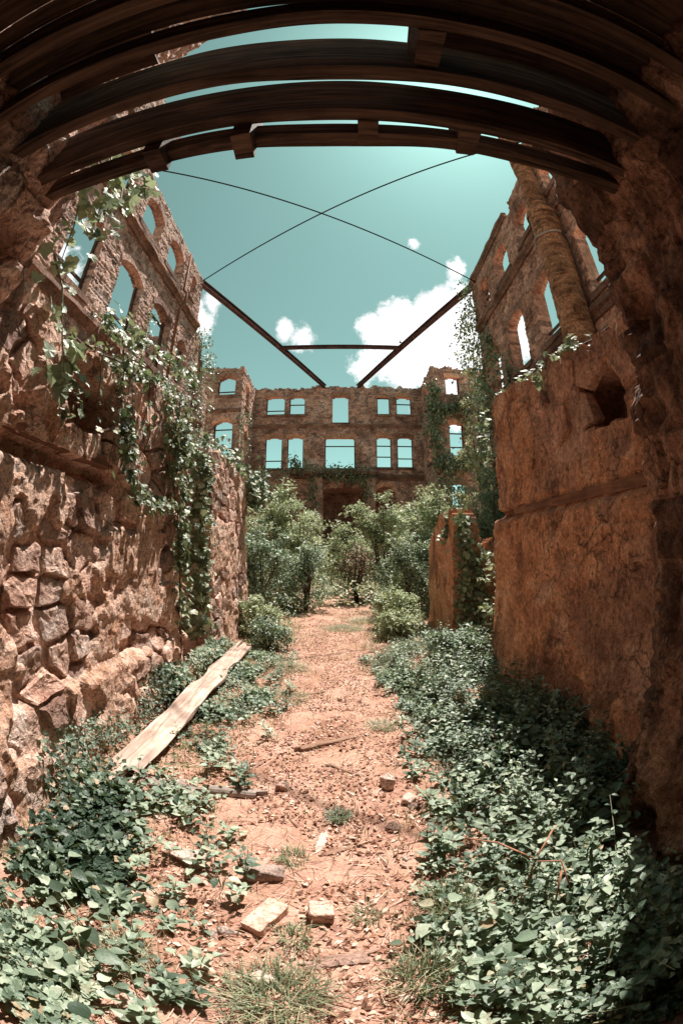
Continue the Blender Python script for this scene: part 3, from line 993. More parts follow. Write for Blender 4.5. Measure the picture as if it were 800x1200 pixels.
def left_wall():
    O, U, N = (-1.85, 0, 0), (0, 1, 0), (1, 0, 0)

    def top(u):
        u = np.asarray(u, float)
        return interp(u, [0.8, 1.5, 1.8, 2.1, 2.8, 3.8, 4.3, 4.5], [3.6, 3.3, 3.05, 2.92, 3.0, 3.22, 3.2, 3.05]) + 0.07 * vnoise(np.stack([u * 5, u * 0, u * 0], -1), 101)

    def mask(u, z):
        p = np.stack([np.asarray(u, float), np.asarray(z, float), np.asarray(u) * 0.0], -1)
        m = 0.34 + 1.0 * fbm(p, 1.4, 4, 103) + 0.45 * fbm(p, 4.5, 2, 104)
        m = m + 0.6 * sstep(3.1, 3.5, u) * sstep(0.7, 1.0, z) * sstep(2.6, 2.2, z) - .05
        m = m + 0.6 * gauss(u, z, 3.0, .63, .9, .07, 4)
        return sstep(0.42, 0.62, m)

    def niche(u, z):
        w = .04 * vnoise(np.stack([np.asarray(u, float) * 6, np.asarray(z, float) * 6, np.asarray(u) * 0.0], -1), 148)
        return gauss(u + w, z + w, 2.66, 2.62, 0.36, 0.21, 14)

    def plinth(z): return 0.085 * sstep(0.72, 0.60, z)

    def disp(u, z):
        m = mask(u, z)
        p = np.stack([u, z, u * 0], -1)
        rd = ridge(p, 3.2, 5, 111)
        step = fbm(p, 2.3, 3, 112); step = np.floor(step * 7) / 7
        rough = 1 - .62 * sstep(3.2, 3.7, u) * sstep(.8, 1.1, z)
        d = -0.03 + 0.075 * m + rough * (0.024 * fbm(p, 3.2, 4, 105) + 0.014 * rd + 0.034 * step + 0.015 * fbm(p, 13, 3, 106)) + .009 * fbm(p, 22, 2, 113)
        d = d + plinth(z) - 0.45 * niche(u, z)
        groove = gauss(u, z, 2.3, 2.15, 0.72, 0.065, 6)
        d = d - 0.13 * groove
        return d, 0.5 + 0.3 * fbm(p, 3, 2, 107), m
    root = empty('rubble_wall', (-1.85, 2.7, 0), 'sunlit rubble stone wall with fallen plaster, a dark niche and ivy on top', 'wall')
    part('core', masonry('core', O, U, N, 0.9, 4.48, -0.1, top, [], 0.022, 0.5, disp), M['rubble'], root)
    sk = lambda u, z: niche(np.array(u), np.array(z)) > .05 or (abs(z - 2.17) < .11 and 1.5 < u < 3.05)
    add_stones(root, O, U, N, 0.95, 4.45, 0.0, top, mask, 5, sk, M['rubble'], (0.34, 0.20), 0.024, lean=lambda z: plinth(z) * .8, gap=.014)
    mb = MB(); mb.box((-1.90, 2.30, 2.255), (0.13, 1.35, 0.085), jit=0.01)
    part('timber_lintel', mb.mesh('timber_lintel'), M['timber'], root)


left_wall()


def left_stub():
    O, U, N = (-1.85, 0, 0), (0, 1, 0), (1, 0, 0)

    def top(u):
        u = np.asarray(u, float)
        return interp(u, [5.7, 6.2, 7.0, 7.6, 8.15], [2.95, 3.1, 3.0, 3.02, 2.75]) + .08 * vnoise(np.stack([u * 5, u * 0, u * 0], -1), 121)

    def mask(u, z):
        p = np.stack([np.asarray(u, float), np.asarray(z, float), np.asarray(u) * 0.0], -1)
        return sstep(0.45, 0.66, 0.52 + 0.9 * fbm(p, 1.3, 4, 123))

    def disp(u, z):
        m = mask(u, z); p = np.stack([u, z, u * 0], -1)
        return -0.03 + 0.07 * m + 0.035 * fbm(p, 4, 4, 125) + 0.02 * fbm(p, 12, 3, 126), 0.5 + .3 * fbm(p, 3, 2, 127), m
    root = empty('rubble_wall', (-1.85, 7, 0), 'ivy-topped rubble wall stub beyond the gap, at the far end of the plank', 'wall')
    part('core', masonry('core', O, U, N, 5.72, 8.15, -0.1, top, [], 0.03, 0.55, disp), M['rubble'], root)
    add_stones(root, O, U, N, 5.74, 8.12, 0.0, top, mask, 8, lambda u, z: False, M['rubble'], (0.32, 0.19), 0.02)


left_stub()


def right_wall():
    O, U, N = (1.85, 0, 0), (0, 1, 0), (-1, 0, 0)

    def top(u):
        u = np.asarray(u, float)
        return interp(u, [1.2, 2.0, 2.4, 3.2, 4.0, 4.7], [3.0, 3.08, 3.13, 3.22, 3.33, 3.40]) + .035 * vnoise(np.stack([u * 6, u * 0, u * 0], -1), 131)

    def mask(u, z):
        p = np.stack([np.asarray(u, float), np.asarray(z, float), np.asarray(u) * 0.0], -1)
        m = 0.80 + 0.8 * fbm(p, 1.0, 4, 133) - 0.35 * sstep(2.45, 2.8, z)
        return sstep(0.5, 0.6, m)

    def niche(u, z):
        w = .035 * vnoise(np.stack([np.asarray(u, float) * 7, np.asarray(z, float) * 7, np.asarray(u) * 0.0], -1), 149)
        return gauss(u + w, z + w, 2.45, 2.66, 0.27, 0.20, 16)

    def disp(u, z):
        m = mask(u, z); p = np.stack([u, z, u * 0], -1)
        h, r = relief(u, z, 0.55, 0.29, 134, 0.020, 0.035)
        flake = sstep(0.08, 0.14, fbm(p, 1.9, 4, 135))
        d = -0.02 + 0.022 * m + h + 0.012 * flake + 0.018 * fbm(p, 3, 4, 136) + 0.007 * fbm(p, 18, 2, 137)
        d = d - 0.44 * niche(u, z) - 0.10 * gauss(u, z, 4.5, 1.985, 0.30, 0.045, 6) - 0.03 * gauss(u, z, 3.0, 1.93, 1.6, 0.03, 4)
        d = d + 0.05 * sstep(1.98, 1.90, z) * sstep(1.2, 1.6, u)
        fl2 = sstep(-.10, -.02, fbm(p, 2.6, 4, 139))
        d = d + .014 * fl2
        return d, 0.5 + .25 * fbm(p, 3, 2, 138), m * (.25 + .75 * fl2)
    root = empty('plastered_wall', (1.85, 3.0, 0), 'shaded wall of flaking orange plaster with a timber band and dark niche', 'wall')
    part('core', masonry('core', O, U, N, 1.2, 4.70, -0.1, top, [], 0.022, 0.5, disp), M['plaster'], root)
    sk = lambda u, z: niche(np.array(u), np.array(z)) > .05 or abs(z - 1.98) < .14
    add_stones(root, O, U, N, 1.3, 4.66, 0.0, top, mask, 15, sk, M['plaster'], (0.42, 0.28), 0.006)
    mb = MB(); mb.box((1.862, 3.05, 1.985), (0.10, 2.25, 0.075), jit=0.008)
    part('timber_band', mb.mesh('timber_band'), M['timber'], root)


right_wall()


def right_stub():
    O, U, N = (1.85, 0, 0), (0, 1, 0), (-1, 0, 0)

    def top(u):
        u = np.asarray(u, float)
        return interp(u, [6.9, 7.2, 7.4, 7.7, 7.95, 8.2, 8.5, 8.85], [2.12, 2.28, 2.1, 2.3, 2.32, 2.1, 1.9, 1.62]) + .06 * vnoise(np.stack([u * 5, u * 0, u * 0], -1), 141)

    def disp(u, z):
        p = np.stack([u, z, u * 0], -1)
        return 0.03 * fbm(p, 2, 4, 145) + 0.015 * fbm(p, 12, 3, 146), 0.5 + .3 * fbm(p, 3, 2, 147), u * 0 + 1
    root = empty('plastered_wall', (1.85, 7.8, 0), 'broken stub of orange plastered wall among the bushes with ivy on its face', 'wall')
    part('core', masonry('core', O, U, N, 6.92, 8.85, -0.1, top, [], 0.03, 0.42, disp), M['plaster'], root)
    # return of the stub, facing the doorway gap: two ragged teeth
    O2, U2, N2 = (2.28, 6.95, 0), (1, 0, 0), (0, -1, 0)

    def top2(u):
        u = np.asarray(u, float)
        return interp(u, [0, .06, .12, .22, .34, .45], [2.1, 1.9, 1.55, 1.75, 1.8, 1.2])
    part('return', masonry('return', O2, U2, N2, 0.0, 0.42, -0.1, top2, [], 0.03, 0.35, disp), M['plaster'], root)


right_stub()


def jamb(name, loop, h, seed, label, dents, lean, mat):
    pts = np.array(loop, float)
    # resample the rounded plan loop finely
    P = np.vstack([pts, pts[:1]])
    for _ in range(2):  # chaikin corner cutting, light
        a = P[:-1] * .9 + P[1:] * .1; b = P[:-1] * .1 + P[1:] * .9
        P = np.empty((2 * len(a), 2)); P[0::2] = a; P[1::2] = b
        P = np.vstack([P, P[:1]])
    L = np.concatenate([[0], np.cumsum(np.linalg.norm(np.diff(P, axis=0), axis=1))])
    n = int(L[-1] / 0.028)
    s = np.linspace(0, L[-1], n, endpoint=False)
    R = np.stack([np.interp(s, L, P[:, 0]), np.interp(s, L, P[:, 1])], 1)
    # keep counter-clockwise so that normals point outward
    if np.sum(R[:, 0] * np.roll(R[:, 1], -1) - np.roll(R[:, 0], -1) * R[:, 1]) < 0: R = R[::-1]

    def disp(S, Z, XY):
        p = np.concatenate([XY, Z[..., None]], -1)
        hh, r = relief(S, Z, 0.42, 0.30, seed, 0.05, 0.05)
        d = 0.045 * fbm(p, 1.6, 4, seed + 1) + 0.06 * fbm(p, 5.0, 4, seed + 2) + 0.03 * ridge(p, 9, 4, seed + 3) + 0.05 * np.floor(fbm(p, 3, 3, seed + 5) * 6) / 6 + 0.02 * fbm(p, 22, 2, seed + 6) + hh * 0.8 - 0.04
        for (y, z, r_, dep) in dents:
            d = d - dep * np.exp(-(((XY[..., 1] - y) / r_) ** 2 + ((Z - z) / r_) ** 2) ** 2)
        return d, r * .6

    def shift(Z): return np.stack([lean(Z), Z * 0], -1)
    me = loft(name, R, np.arange(-0.15, h, 0.028), disp, True, shift)
    tag(obj(name, me, mat), label, 'wall')


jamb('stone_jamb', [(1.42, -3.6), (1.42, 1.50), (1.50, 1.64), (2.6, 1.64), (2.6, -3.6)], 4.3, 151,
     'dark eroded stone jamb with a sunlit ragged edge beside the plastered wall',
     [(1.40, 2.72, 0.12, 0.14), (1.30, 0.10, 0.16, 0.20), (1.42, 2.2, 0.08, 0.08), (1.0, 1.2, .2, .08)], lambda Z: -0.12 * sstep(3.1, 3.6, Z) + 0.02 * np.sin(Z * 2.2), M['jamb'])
jamb('stone_jamb', [(-1.66, -3.6), (-2.7, -3.6), (-2.7, 1.34), (-1.75, 1.34), (-1.66, 1.22)], 8.2, 161,
     'tall rough stone jamb carrying joist ends next to the rubble wall',
     [(1.0, 3.0, 0.12, 0.12)], lambda Z: 0.07 * sstep(1.3, .5, Z) + 0.20 * sstep(2.6, 3.6, Z) + 0.30 * sstep(4.0, 8, Z), M['rubble'])


def rear_blocker():  # unseen wall added behind the camera, keeps ambient light off the jambs
    def disp(u, z):
        p = np.stack([u, z, u * 0], -1)
        return .04 * fbm(p, 2.5, 4, 155) + .02 * fbm(p, 9, 3, 156), .5 + .3 * fbm(p, 3, 2, 157), u * 0
    me = masonry('blocker_wall', (0, -3.55, 0), (1, 0, 0), (0, 1, 0), -1.9, 1.7, -.1, lambda u: 3.55 + 0 * np.asarray(u, float), [], .06, .4, disp)
    tag(obj('blocker_wall', me, M['jamb']), 'unseen stone wall added behind the camera to block sky light', 'wall')


rear_blocker()


def joist(x0, x1, y0, y1, z0, z1, seed, label, sag=0.0, name='ceiling_joist'):
    n = 60
    xs = np.linspace(x0, x1, n)
    prof = []
    for k in range(4): prof.append((y0 + (y1 - y0) * k / 3, z0))
    for k in range(1, 6): prof.append((y1, z0 + (z1 - z0) * k / 5))
    for k in range(1, 4): prof.append((y1 + (y0 - y1) * k / 3, z1))
    for k in range(1, 5): prof.append((y0, z1 + (z0 - z1) * k / 5))
    prof = np.array(prof); m = len(prof)
    X = np.repeat(xs[:, None], m, 1); Y = np.repeat(prof[None, :, 0], n, 0); Z = np.repeat(prof[None, :, 1], n, 0)
    q = np.stack([X * 2.0, Y * 14, Z * 14], -1)
    wx = ((X - x0) / (x1 - x0) - .5)
    Y = Y + 0.010 * vnoise(q, seed) + 0.012 * vnoise(np.stack([X * 1.5, X * 0, X * 0], -1), seed + 1)
    Z = Z + 0.010 * vnoise(q + 7, seed + 2) + 0.014 * vnoise(np.stack([X * 1.7, X * 0 + 4, X * 0], -1), seed + 3) - sag * (1 - 4 * wx * wx)
    idx = np.arange(n * m).reshape(n, m); i2 = np.roll(idx, -1, 1)
    Q = np.stack([idx[:-1], idx[1:], i2[1:], i2[:-1]], -1).reshape(-1, 4)
    caps = [idx[0][None, ::1], idx[-1][None, ::-1]]
    me = mesh_np(name, np.stack([X, Y, Z], -1).reshape(-1, 3), [Q] + caps)
    tag(obj(name, me, M['joist']), label, 'joist')


joist(-2.05, 1.95, 1.085, 1.165, 3.355, 3.46, 171, 'slim weathered joist facing the open courtyard sky, short blocks above it')
joist(-2.05, 1.95, 0.945, 1.010, 3.35, 3.72, 172, 'deep dark joist directly behind the slim outermost joist')
joist(-2.05, 1.95, 0.690, 0.765, 3.35, 3.80, 173, 'deepest dark joist, between two other deep joists with narrow sky slits')
joist(-2.05, 1.95, 0.405, 0.480, 3.35, 3.58, 174, 'reddish dark joist at the edge of the old floorboards')
joist(-2.05, 1.95, 0.13, 0.215, 3.33, 3.58, 175, 'dark joist wholly under the old floorboards')
for bx, za, lab in ((-0.84, 3.285, 'short hanging timber block bolted to the slim joist, beside the vine-hung jamb'), (-0.425, 3.265, 'longest hanging timber block under the slim joist'),
                    (0.115, 3.34, 'small timber block between the two outermost joists, near midspan'), (0.56, 3.34, 'small timber block between the two outermost joists, towards the dark jamb')):
    mb = MB(); mb.box((bx, 1.085, (za + 3.60) / 2), (0.085, 0.15, 3.60 - za), jit=0.006)
    tag(obj('timber_block', mb.mesh('timber_block'), M['joist']), lab, 'timber block')
mb = MB(); mb.box((0.33, 0.585, 3.50), (0.09, 0.20, 0.24), jit=0.008)
tag(obj('timber_block', mb.mesh('timber_block'), M['joist']), 'timber block wedged between the reddish joist and the deepest joist', 'timber block')


def floorboards():
    root = empty('old_floor', (0, -0.4, 3.6), 'remaining old floorboards lying on the joists overhead', 'floor')
    y = 0.40
    k = 0
    while y > -3.6:  # boards carried on unseen behind the camera to cut ambient light
        w = random.uniform(0.13, 0.19)
        x0, x1 = -1.7, 1.6
        mb = MB(); mb.box(((x0 + x1) / 2, y - w / 2, 3.60 + random.uniform(0, .006)), (x1 - x0, w - 0.006, 0.028), jit=0.004)
        part('board', mb.mesh('board'), M['joist'], root)
        y -= w; k += 1
    return root


floorboards()


def side_boards():
    for lab, xa, xb, ya, yb, z in (('stacked dark boards left on the joists beside the dark eroded jamb', .36, 1.62, .42, .93, 3.83), ('dark boards left on the joists beside the tall rough jamb', -1.72, -.92, .42, .70, 3.83)):
        root = empty('deck_boards', ((xa + xb) / 2, ya, z), lab, 'boards')
        y = ya
        while y < yb - .02:
            w = min(random.uniform(.11, .16), yb - y)
            e = random.uniform(-.12, .12)
            mb = MB(); mb.box(((xa + xb) / 2 + (e / 2 if xa > 0 else -e / 2), y + w / 2, z), (xb - xa - e, w - .004, .03), jit=.004)
            part('board', mb.mesh('board'), M['joist'], root)
            y += w


side_boards()

# ------------------------------------------------------------------ leaves
SIMPLE = (np.array([(0, 0, 0), (.30, .42, .05), (0, 1.0, -.10), (-.30, .42, .05), (0, .45, -.03)]), np.array([(0, 1, 4), (1, 2, 4), (2, 3, 4), (3, 0, 4)]))
_iv = [(0, 0, 0), (.22, -.12, .02), (.50, .10, .03), (.41, .34, .05), (.47, .58, .02), (.27, .72, .04), (0, 1.0, -.10), (-.27, .72, .04), (-.47, .58, .02), (-.41, .34, .05), (-.50, .10, .03), (-.22, -.12, .02), (0, .35, -.04)]
IVY = (np.array(_iv), np.array([(k, (k + 1) % 12, 12) for k in range(12)]))


LEAF6 = (np.array([(0, 0, 0), (.26, .25, .06), (.30, .55, .05), (0, 1.0, -.12), (-.30, .55, .05), (-.26, .25, .06), (0, .45, -.02)]), np.array([(k, (k + 1) % 6, 6) for k in range(6)]))


def ovate(nl=5, curl=0.22, fold=0.10, wid=0.36):
    V, F = [], []
    for i in range(nl + 1):
        t = i / nl
        w = wid * (math.sin(math.pi * min(1, t * 1.0) ** 0.75)) if 0 < i < nl else 0.015
        z = -curl * t * t
        V += [(-w, t, z + fold * w / wid), (0, t, z), (w, t, z + fold * w / wid)]
    for i in range(nl):
        a = i * 3
        F += [(a, a + 1, a + 4), (a, a + 4, a + 3), (a + 1, a + 2, a + 5), (a + 1, a + 5, a + 4)]
    return np.array(V), np.array(F)


OVATE = ovate()
OV_LITE = ovate(3, 0.2, 0.09, 0.32)


def cloud(name, P, N, S, tpl=SIMPLE, rng=RNG, tip=None, tipw=0.0, tint=None):
    """one mesh of leaves: positions P, normals N (perturbed by caller), sizes S"""
    P = np.asarray(P, float); n = len(P)
    N = N / np.maximum(np.linalg.norm(N, axis=1)[:, None], 1e-6)
    A = rng.normal(size=(n, 3))
    if tip is not None: A = A * (1 - tipw) + np.asarray(tip, float) * tipw * 2
    A = A - (A * N).sum(1)[:, None] * N
    A = A / np.maximum(np.linalg.norm(A, axis=1)[:, None], 1e-6)
    B = np.cross(A, N)
    T, F = tpl
    S = np.asarray(S)[:, None, None]
    V = P[:, None, :] + S * (T[None, :, 0, None] * B[:, None, :] + T[None, :, 1, None] * A[:, None, :] + T[None, :, 2, None] * N[:, None, :])
    k = len(T)
    Fa = (F[None] + (np.arange(n) * k)[:, None, None]).reshape(-1, F.shape[1])
    t = rng.random(n) if tint is None else tint
    t = np.minimum(np.repeat(t, k), .995)
    return mesh_np(name, V.reshape(-1, 3), Fa, t, False, {'exact': np.ones(len(t))})


def up_normals(n, spread=0.8, rng=RNG, base=(0, 0, 1)):
    return np.asarray(base, float) + rng.normal(size=(n, 3)) * spread


# ---- ground cover (nobody could count it)
def ground_cover():
    rng = np.random.default_rng(21)

    def scatter(n, x0, x1, y0, y1, dens):
        x = rng.uniform(x0, x1, n); y = rng.uniform(y0, y1, n)
        k = rng.random(n) < dens(x, y)
        return x[k], y[k]

    def patch(x, y, s, seed): return fbm(np.stack([x, y, x * 0], -1), s, 3, seed)
    # right-hand strip
    dR = lambda x, y: np.clip(sstep(-0.05, 0.22, x - path_right(y) + 0.18 * patch(x, y, 2.2, 31)) * (0.72 + 1.3 * patch(x, y, 1.9, 32)), 0, 1) * (x < 1.80) * np.where(y < 1.6, x < 1.36, True)
    x, y = scatter(84000, 0.15, 1.82, 0.15, 6.9, dR)
    depth = x - path_right(y)
    hmax = np.clip(0.08 + 0.50 * sstep(0, 0.9, depth), 0, .62) * (0.7 + 0.6 * patch(x, y, 1.3, 34))
    z = ground_z(x, y) + np.abs(hmax * (.55 + .9 * patch(x, y, 5.0, 36))) * rng.random(len(x)) ** .7
    s = rng.uniform(.020, .050, len(x)) * np.where(rng.random(len(x)) < .07, 1.7, 1.0)
    kind = patch(x, y, 1.5, 37); s = s * np.clip(1.0 + 1.3 * kind, .6, 1.7)
    z = np.where(y > 5.5, ground_z(x, y) + (z - ground_z(x, y)) * .55, z)
    tn = np.clip(.45 + .9 * patch(x, y, 1.2, 38) + rng.normal(size=len(x)) * .22, .0, .94); tn = np.where(rng.random(len(x)) < .05, .985, tn)
    me = cloud('ground_cover', np.stack([x, y, z], -1), up_normals(len(x), .62, rng, (.1, -.1, 1)), s, LEAF6, rng, None, 0, tn)
    tag(obj('ground_cover', me, M['leaf']), 'thick low leafy ground cover along the shaded plastered wall', 'ground cover', kind='stuff')
    # left-hand strip
    dL = lambda x, y: np.clip(sstep(-0.05, 0.30, path_left(y) - x + 0.30 * patch(x, y, 2.0, 41)) * (0.16 + 1.9 * patch(x, y, 2.3, 42)) + 0.85 * (x < -1.52) * (y > 1.6), 0, 1) * (x > -1.80)
    x, y = scatter(46000, -1.82, -0.2, 0.15, 6.4, dL)
    onplank = (x > -1.60) & (x < -1.28) & (y > 2.2) & (y < 6.0)
    hm = (0.07 + 0.10 * sstep(0, .7, path_left(y) - x) + 0.26 * sstep(-1.5, -1.78, x) * (y > 1.5) + 0.10 * sstep(1.2, .6, y)) * (0.75 + 0.7 * patch(x, y, 1.4, 43))
    z = ground_z(x, y) + np.where(onplank, 0.03, np.abs(hm)) * np.sqrt(rng.random(len(x)))
    s = rng.uniform(.020, .046, len(x)) * np.where(y < 1.3, 1.2, 1.0)
    nb = np.where((x < -1.5)[:, None], np.array([[.6, -.2, .7]]), np.array([[0.1, 0, 1.0]]))
    s = s * np.clip(1.0 + 1.3 * patch(x, y, 1.7, 47), .6, 1.7)
    tn = np.clip(.45 + .9 * patch(x, y, 1.4, 48) + rng.normal(size=len(x)) * .22, .0, .94); tn = np.where(rng.random(len(x)) < .06, .985, tn)
    me = cloud('ground_cover', np.stack([x, y, z], -1), nb + rng.normal(size=(len(x), 3)) * .45, s, IVY, rng, None, 0, tn)
    tag(obj('ground_cover', me, M['leaf']), 'creeping ivy ground cover at the foot of the sunlit rubble wall', 'ground cover', kind='stuff')
    # upright sprigs rising out of the ground cover
    Ps, Ns, Ss, Ts = [], [], [], []
    SV, SF = [], []
    mbs = MB()
    for k in range(700):
        left = rng.random() < .30
        yy = .35 + 5.9 * rng.random() ** 1.25
        if left:
            xx = float(path_left(np.array(yy))) - rng.uniform(-.28, .75); xx = max(xx, -1.72)
            if yy > 2.1 and -1.62 < xx < -1.26: continue
            if yy < 1.5 and xx < -1.45: continue
            hh = rng.uniform(.08, .24)
        else:
            dd = rng.uniform(-.16 if yy > 2.2 else .02, 1.15); xx = float(path_right(np.array(yy))) + dd
            if xx > (1.28 if yy < 1.75 else 1.74): continue
            hh = rng.uniform(.16, .30) * (1 if dd > .1 else .5) + .34 * min(1, max(dd, 0)) * rng.random()
        z0 = float(ground_z(np.array([xx]), np.array([yy]))[0])
        bx, by = rng.normal(size=2) * .12 * hh / .3
        mbs.tube([(xx, yy, z0), (xx + bx * .4, yy + by * .4, z0 + hh * .55), (xx + bx, yy + by, z0 + hh)], [.0035, .0028, .0015], 3)
        m_ = int(7 + hh * 26); a0 = rng.uniform(0, 6.28); big_ = rng.uniform(.7, 1.35)
        tt_ = rng.random() * .75
        for j in range(m_):
            t = .2 + .8 * j / (m_ - 1); a = a0 + j * 2.4
            o = np.array([math.cos(a), math.sin(a), 0])
            Ps.append(np.array([xx + bx * t * t, yy + by * t * t, z0 + hh * t]) + o * .008)
            Ns.append(np.array([-o[0] * .35, -o[1] * .35, 1.0]) + rng.normal(size=3) * .25)
            Ss.append((o, .062 * big_ * (1.2 - .65 * t) * rng.uniform(.8, 1.2))); Ts.append(min(.95, tt_ + rng.random() * .25))
    P_ = np.array(Ps); N_ = np.array(Ns); A_ = np.array([q[0] for q in Ss]); S_ = np.array([q[1] for q in Ss])
    me = cloud('sprigs', P_, N_, S_, OV_LITE, rng, A_, .9, np.array(Ts))
    o_ = tag(obj('sprigs', me, M['leaf']), 'upright leafy sprigs rising out of the ground cover on both path edges', 'weeds', kind='stuff')
    me2 = mbs.mesh('sprig_stems'); st_ = obj('sprig_stems', me2, M['stem'], o_); st_['kind'] = 'stuff'
    # tall weeds filling the courtyard behind the path
    n = 26000
    x = rng.uniform(-5.0, 4.8, n); y = rng.uniform(7.5, 24, n)
    inpath = (x > path_left(y)) & (x < path_right(y)) & (y < 10.6)
    inwall = ((np.abs(x) > 1.75) & (np.abs(x) < 2.45) & (y < 9))
    k = ~inpath & ~inwall & (rng.random(n) < .55 + .8 * patch(x, y, .9, 44))
    x, y = x[k], y[k]
    hm = (.25 + .75 * sstep(8.5, 13, y)) * (.7 + .8 * patch(x, y, .8, 45))
    z = ground_z(x, y) + np.abs(hm) * rng.random(len(x)) ** .6
    me = cloud('tall_weeds', np.stack([x, y, z], -1), up_normals(len(x), .6, rng, (.1, -.2, .9)), rng.uniform(.07, .15, len(x)), SIMPLE, rng)
    tag(obj('tall_weeds', me, M['shrub']), 'mass of tall weeds filling the courtyard floor between the shrubs', 'weeds', kind='stuff')
    # thin grass
    n = 60000
    x = rng.uniform(-1.7, 1.7, n); y = .3 + 10.7 * rng.random(n) ** 1.35
    edge = np.maximum(sstep(-.35, .25, path_left(y) - x), sstep(-.35, .25, x - path_right(y)))
    p = sstep(0.0, .35, patch(x, y, 2.4, 51)) * (.22 + .78 * edge) * (.55 + .45 * sstep(2.5, 6, y)) + .03 + .12 * edge + .25 * edge * sstep(4, 7, y)
    k = rng.random(n) < p
    x, y = x[k], y[k]; n = len(x)
    h = rng.uniform(.03, .10, n); a = rng.uniform(0, 6.28, n); b = h * rng.uniform(.2, .9, n)
    g = ground_z(x, y)
    w = .0026
    base = np.stack([x, y, g], -1); ax = np.stack([np.cos(a), np.sin(a), a * 0], -1); sd = np.stack([-np.sin(a), np.cos(a), a * 0], -1)
    V = np.stack([base - sd * w, base + sd * w, base + ax * (b * .35)[:, None] + np.array([0, 0, 1]) * (h * .65)[:, None] + sd * w * .8, base + ax * (b * .35)[:, None] + np.array([0, 0, 1]) * (h * .65)[:, None] - sd * w * .8, base + ax * b[:, None] + np.array([0, 0, 1]) * h[:, None]], 1)
    o5 = (np.arange(n) * 5)[:, None]
    F = [np.array([[0, 1, 2, 3]]) + o5, np.array([[3, 2, 4]]) + o5]
    me = mesh_np('grass', V.reshape(-1, 3), F, np.repeat(rng.random(n), 5))
    tag(obj('grass', me, M['grass']), 'thin short grass scattered along the dirt path', 'grass', kind='stuff')
    # dry litter: flakes and straws lying on the dirt
    n = 36000
    y = 0.25 + 10.5 * rng.random(n) ** 1.35; x = rng.uniform(-1.35, 1.35, n)
    g = ground_z(x, y) + .006 + rng.random(n) * .012
    s = rng.uniform(.012, .045, n)
    k = fbm(np.stack([x, y, x * 0], -1), 3.0, 2, 61) > -.25
    x, y, g, s = x[k], y[k], g[k], s[k]
    me = cloud('dry_litter', np.stack([x, y, g], -1), up_normals(len(x), .35, rng), s, SIMPLE, rng)
    tag(obj('dry_litter', me, M['litter']), 'crumbled dry leaves littering the dirt path', 'leaf litter', kind='stuff')
    n = 10000
    y = 0.25 + 9 * rng.random(n) ** 1.6; x = rng.uniform(-1.3, 1.3, n)
    STRAW = (np.array([(-.012, 0, 0), (.012, 0, 0), (.016, .5, .06), (-.010, .5, .06), (0, 1, 0)]), np.array([(0, 1, 2), (0, 2, 3), (3, 2, 4)]))
    me = cloud('straw', np.stack([x, y, ground_z(x, y) + .010], -1), up_normals(n, .12, rng), rng.uniform(.05, .16, n), STRAW, rng)
    tag(obj('straw', me, M['litter']), 'fine straw and twigs strewn over the dirt path', 'straw', kind='stuff')


ground_cover()


# ---- climbing plants
def ivy_plant(label, stems, spots, size, mat, n, nb, root_loc, spread=0.05, tpl=IVY, seed=1, hang=0.5, name='ivy'):
    """spots: polylines (with radius) along which leaves gather"""
    rng = np.random.default_rng(seed)
    root = empty(name, root_loc, label, 'ivy')
    mb = MB()
    for si, pts in enumerate(stems):
        pts = np.array(pts, float)
        L = np.concatenate([[0], np.cumsum(np.linalg.norm(np.diff(pts, axis=0), axis=1))])
        m = max(6, int(L[-1] / .09)); t = np.linspace(0, L[-1], m)
        c = np.stack([np.interp(t, L, pts[:, k]) for k in range(3)], -1)
        c = c + .05 * np.stack([vnoise(c * 3.1 + 10 * k + si, seed + k) for k in range(3)], -1) + .015 * np.stack([vnoise(c * 11 + 10 * k + si, seed + k) for k in range(3)], -1)
        r0 = .012 if L[-1] > 1.6 else .0048
        mb.tube([tuple(q) for q in c], [r0 * (1 - .55 * k / (m - 1)) for k in range(m)], 5)
    if stems: part('stem', mb.mesh('stem', True), M['bark'], root)
    P = []
    tot = sum(w for _, _, w in spots)
    for pts, r, w in spots:
        m = max(3, int(n * w / tot))
        pts = np.array(pts, float)
        L = np.concatenate([[0], np.cumsum(np.linalg.norm(np.diff(pts, axis=0), axis=1))])
        # clumped along the line
        s = rng.random(m) * L[-1]
        c = np.stack([np.interp(s, L, pts[:, k]) for k in range(3)], -1)
        dens = vnoise(c * 4.0, seed)
        k = rng.random(m) < (.62 + .6 * dens)
        q = rng.normal(size=(m, 3)) * r * .5
        P.append((c + q)[k])
    P = np.concatenate(P)
    N_ = np.asarray(nb, float) + rng.normal(size=P.shape) * .45
    me = cloud('foliage', P, N_, rng.uniform(size * .55, size * 1.25, len(P)), tpl, rng, (0, 0, -1), hang)
    part('foliage', me, mat, root)
    return root


def line3(*p): return list(p)


_rs = random.Random(77)
DANGLE = []
for _k in range(15):
    _y = 2.3 + _k * .15 + _rs.uniform(-.05, .05); _o = _rs.uniform(.10, .24); _l = _rs.uniform(.4, 1.0)
    DANGLE.append([(-1.92, _y, 3.08), (-1.85 + _o * .8, _y - .02, 3.16), (-1.85 + _o, _y + _rs.uniform(-.05, .05), 3.0 - _l * .5), (-1.85 + _o * .8, _y + _rs.uniform(-.1, .1), 3.0 - _l)])
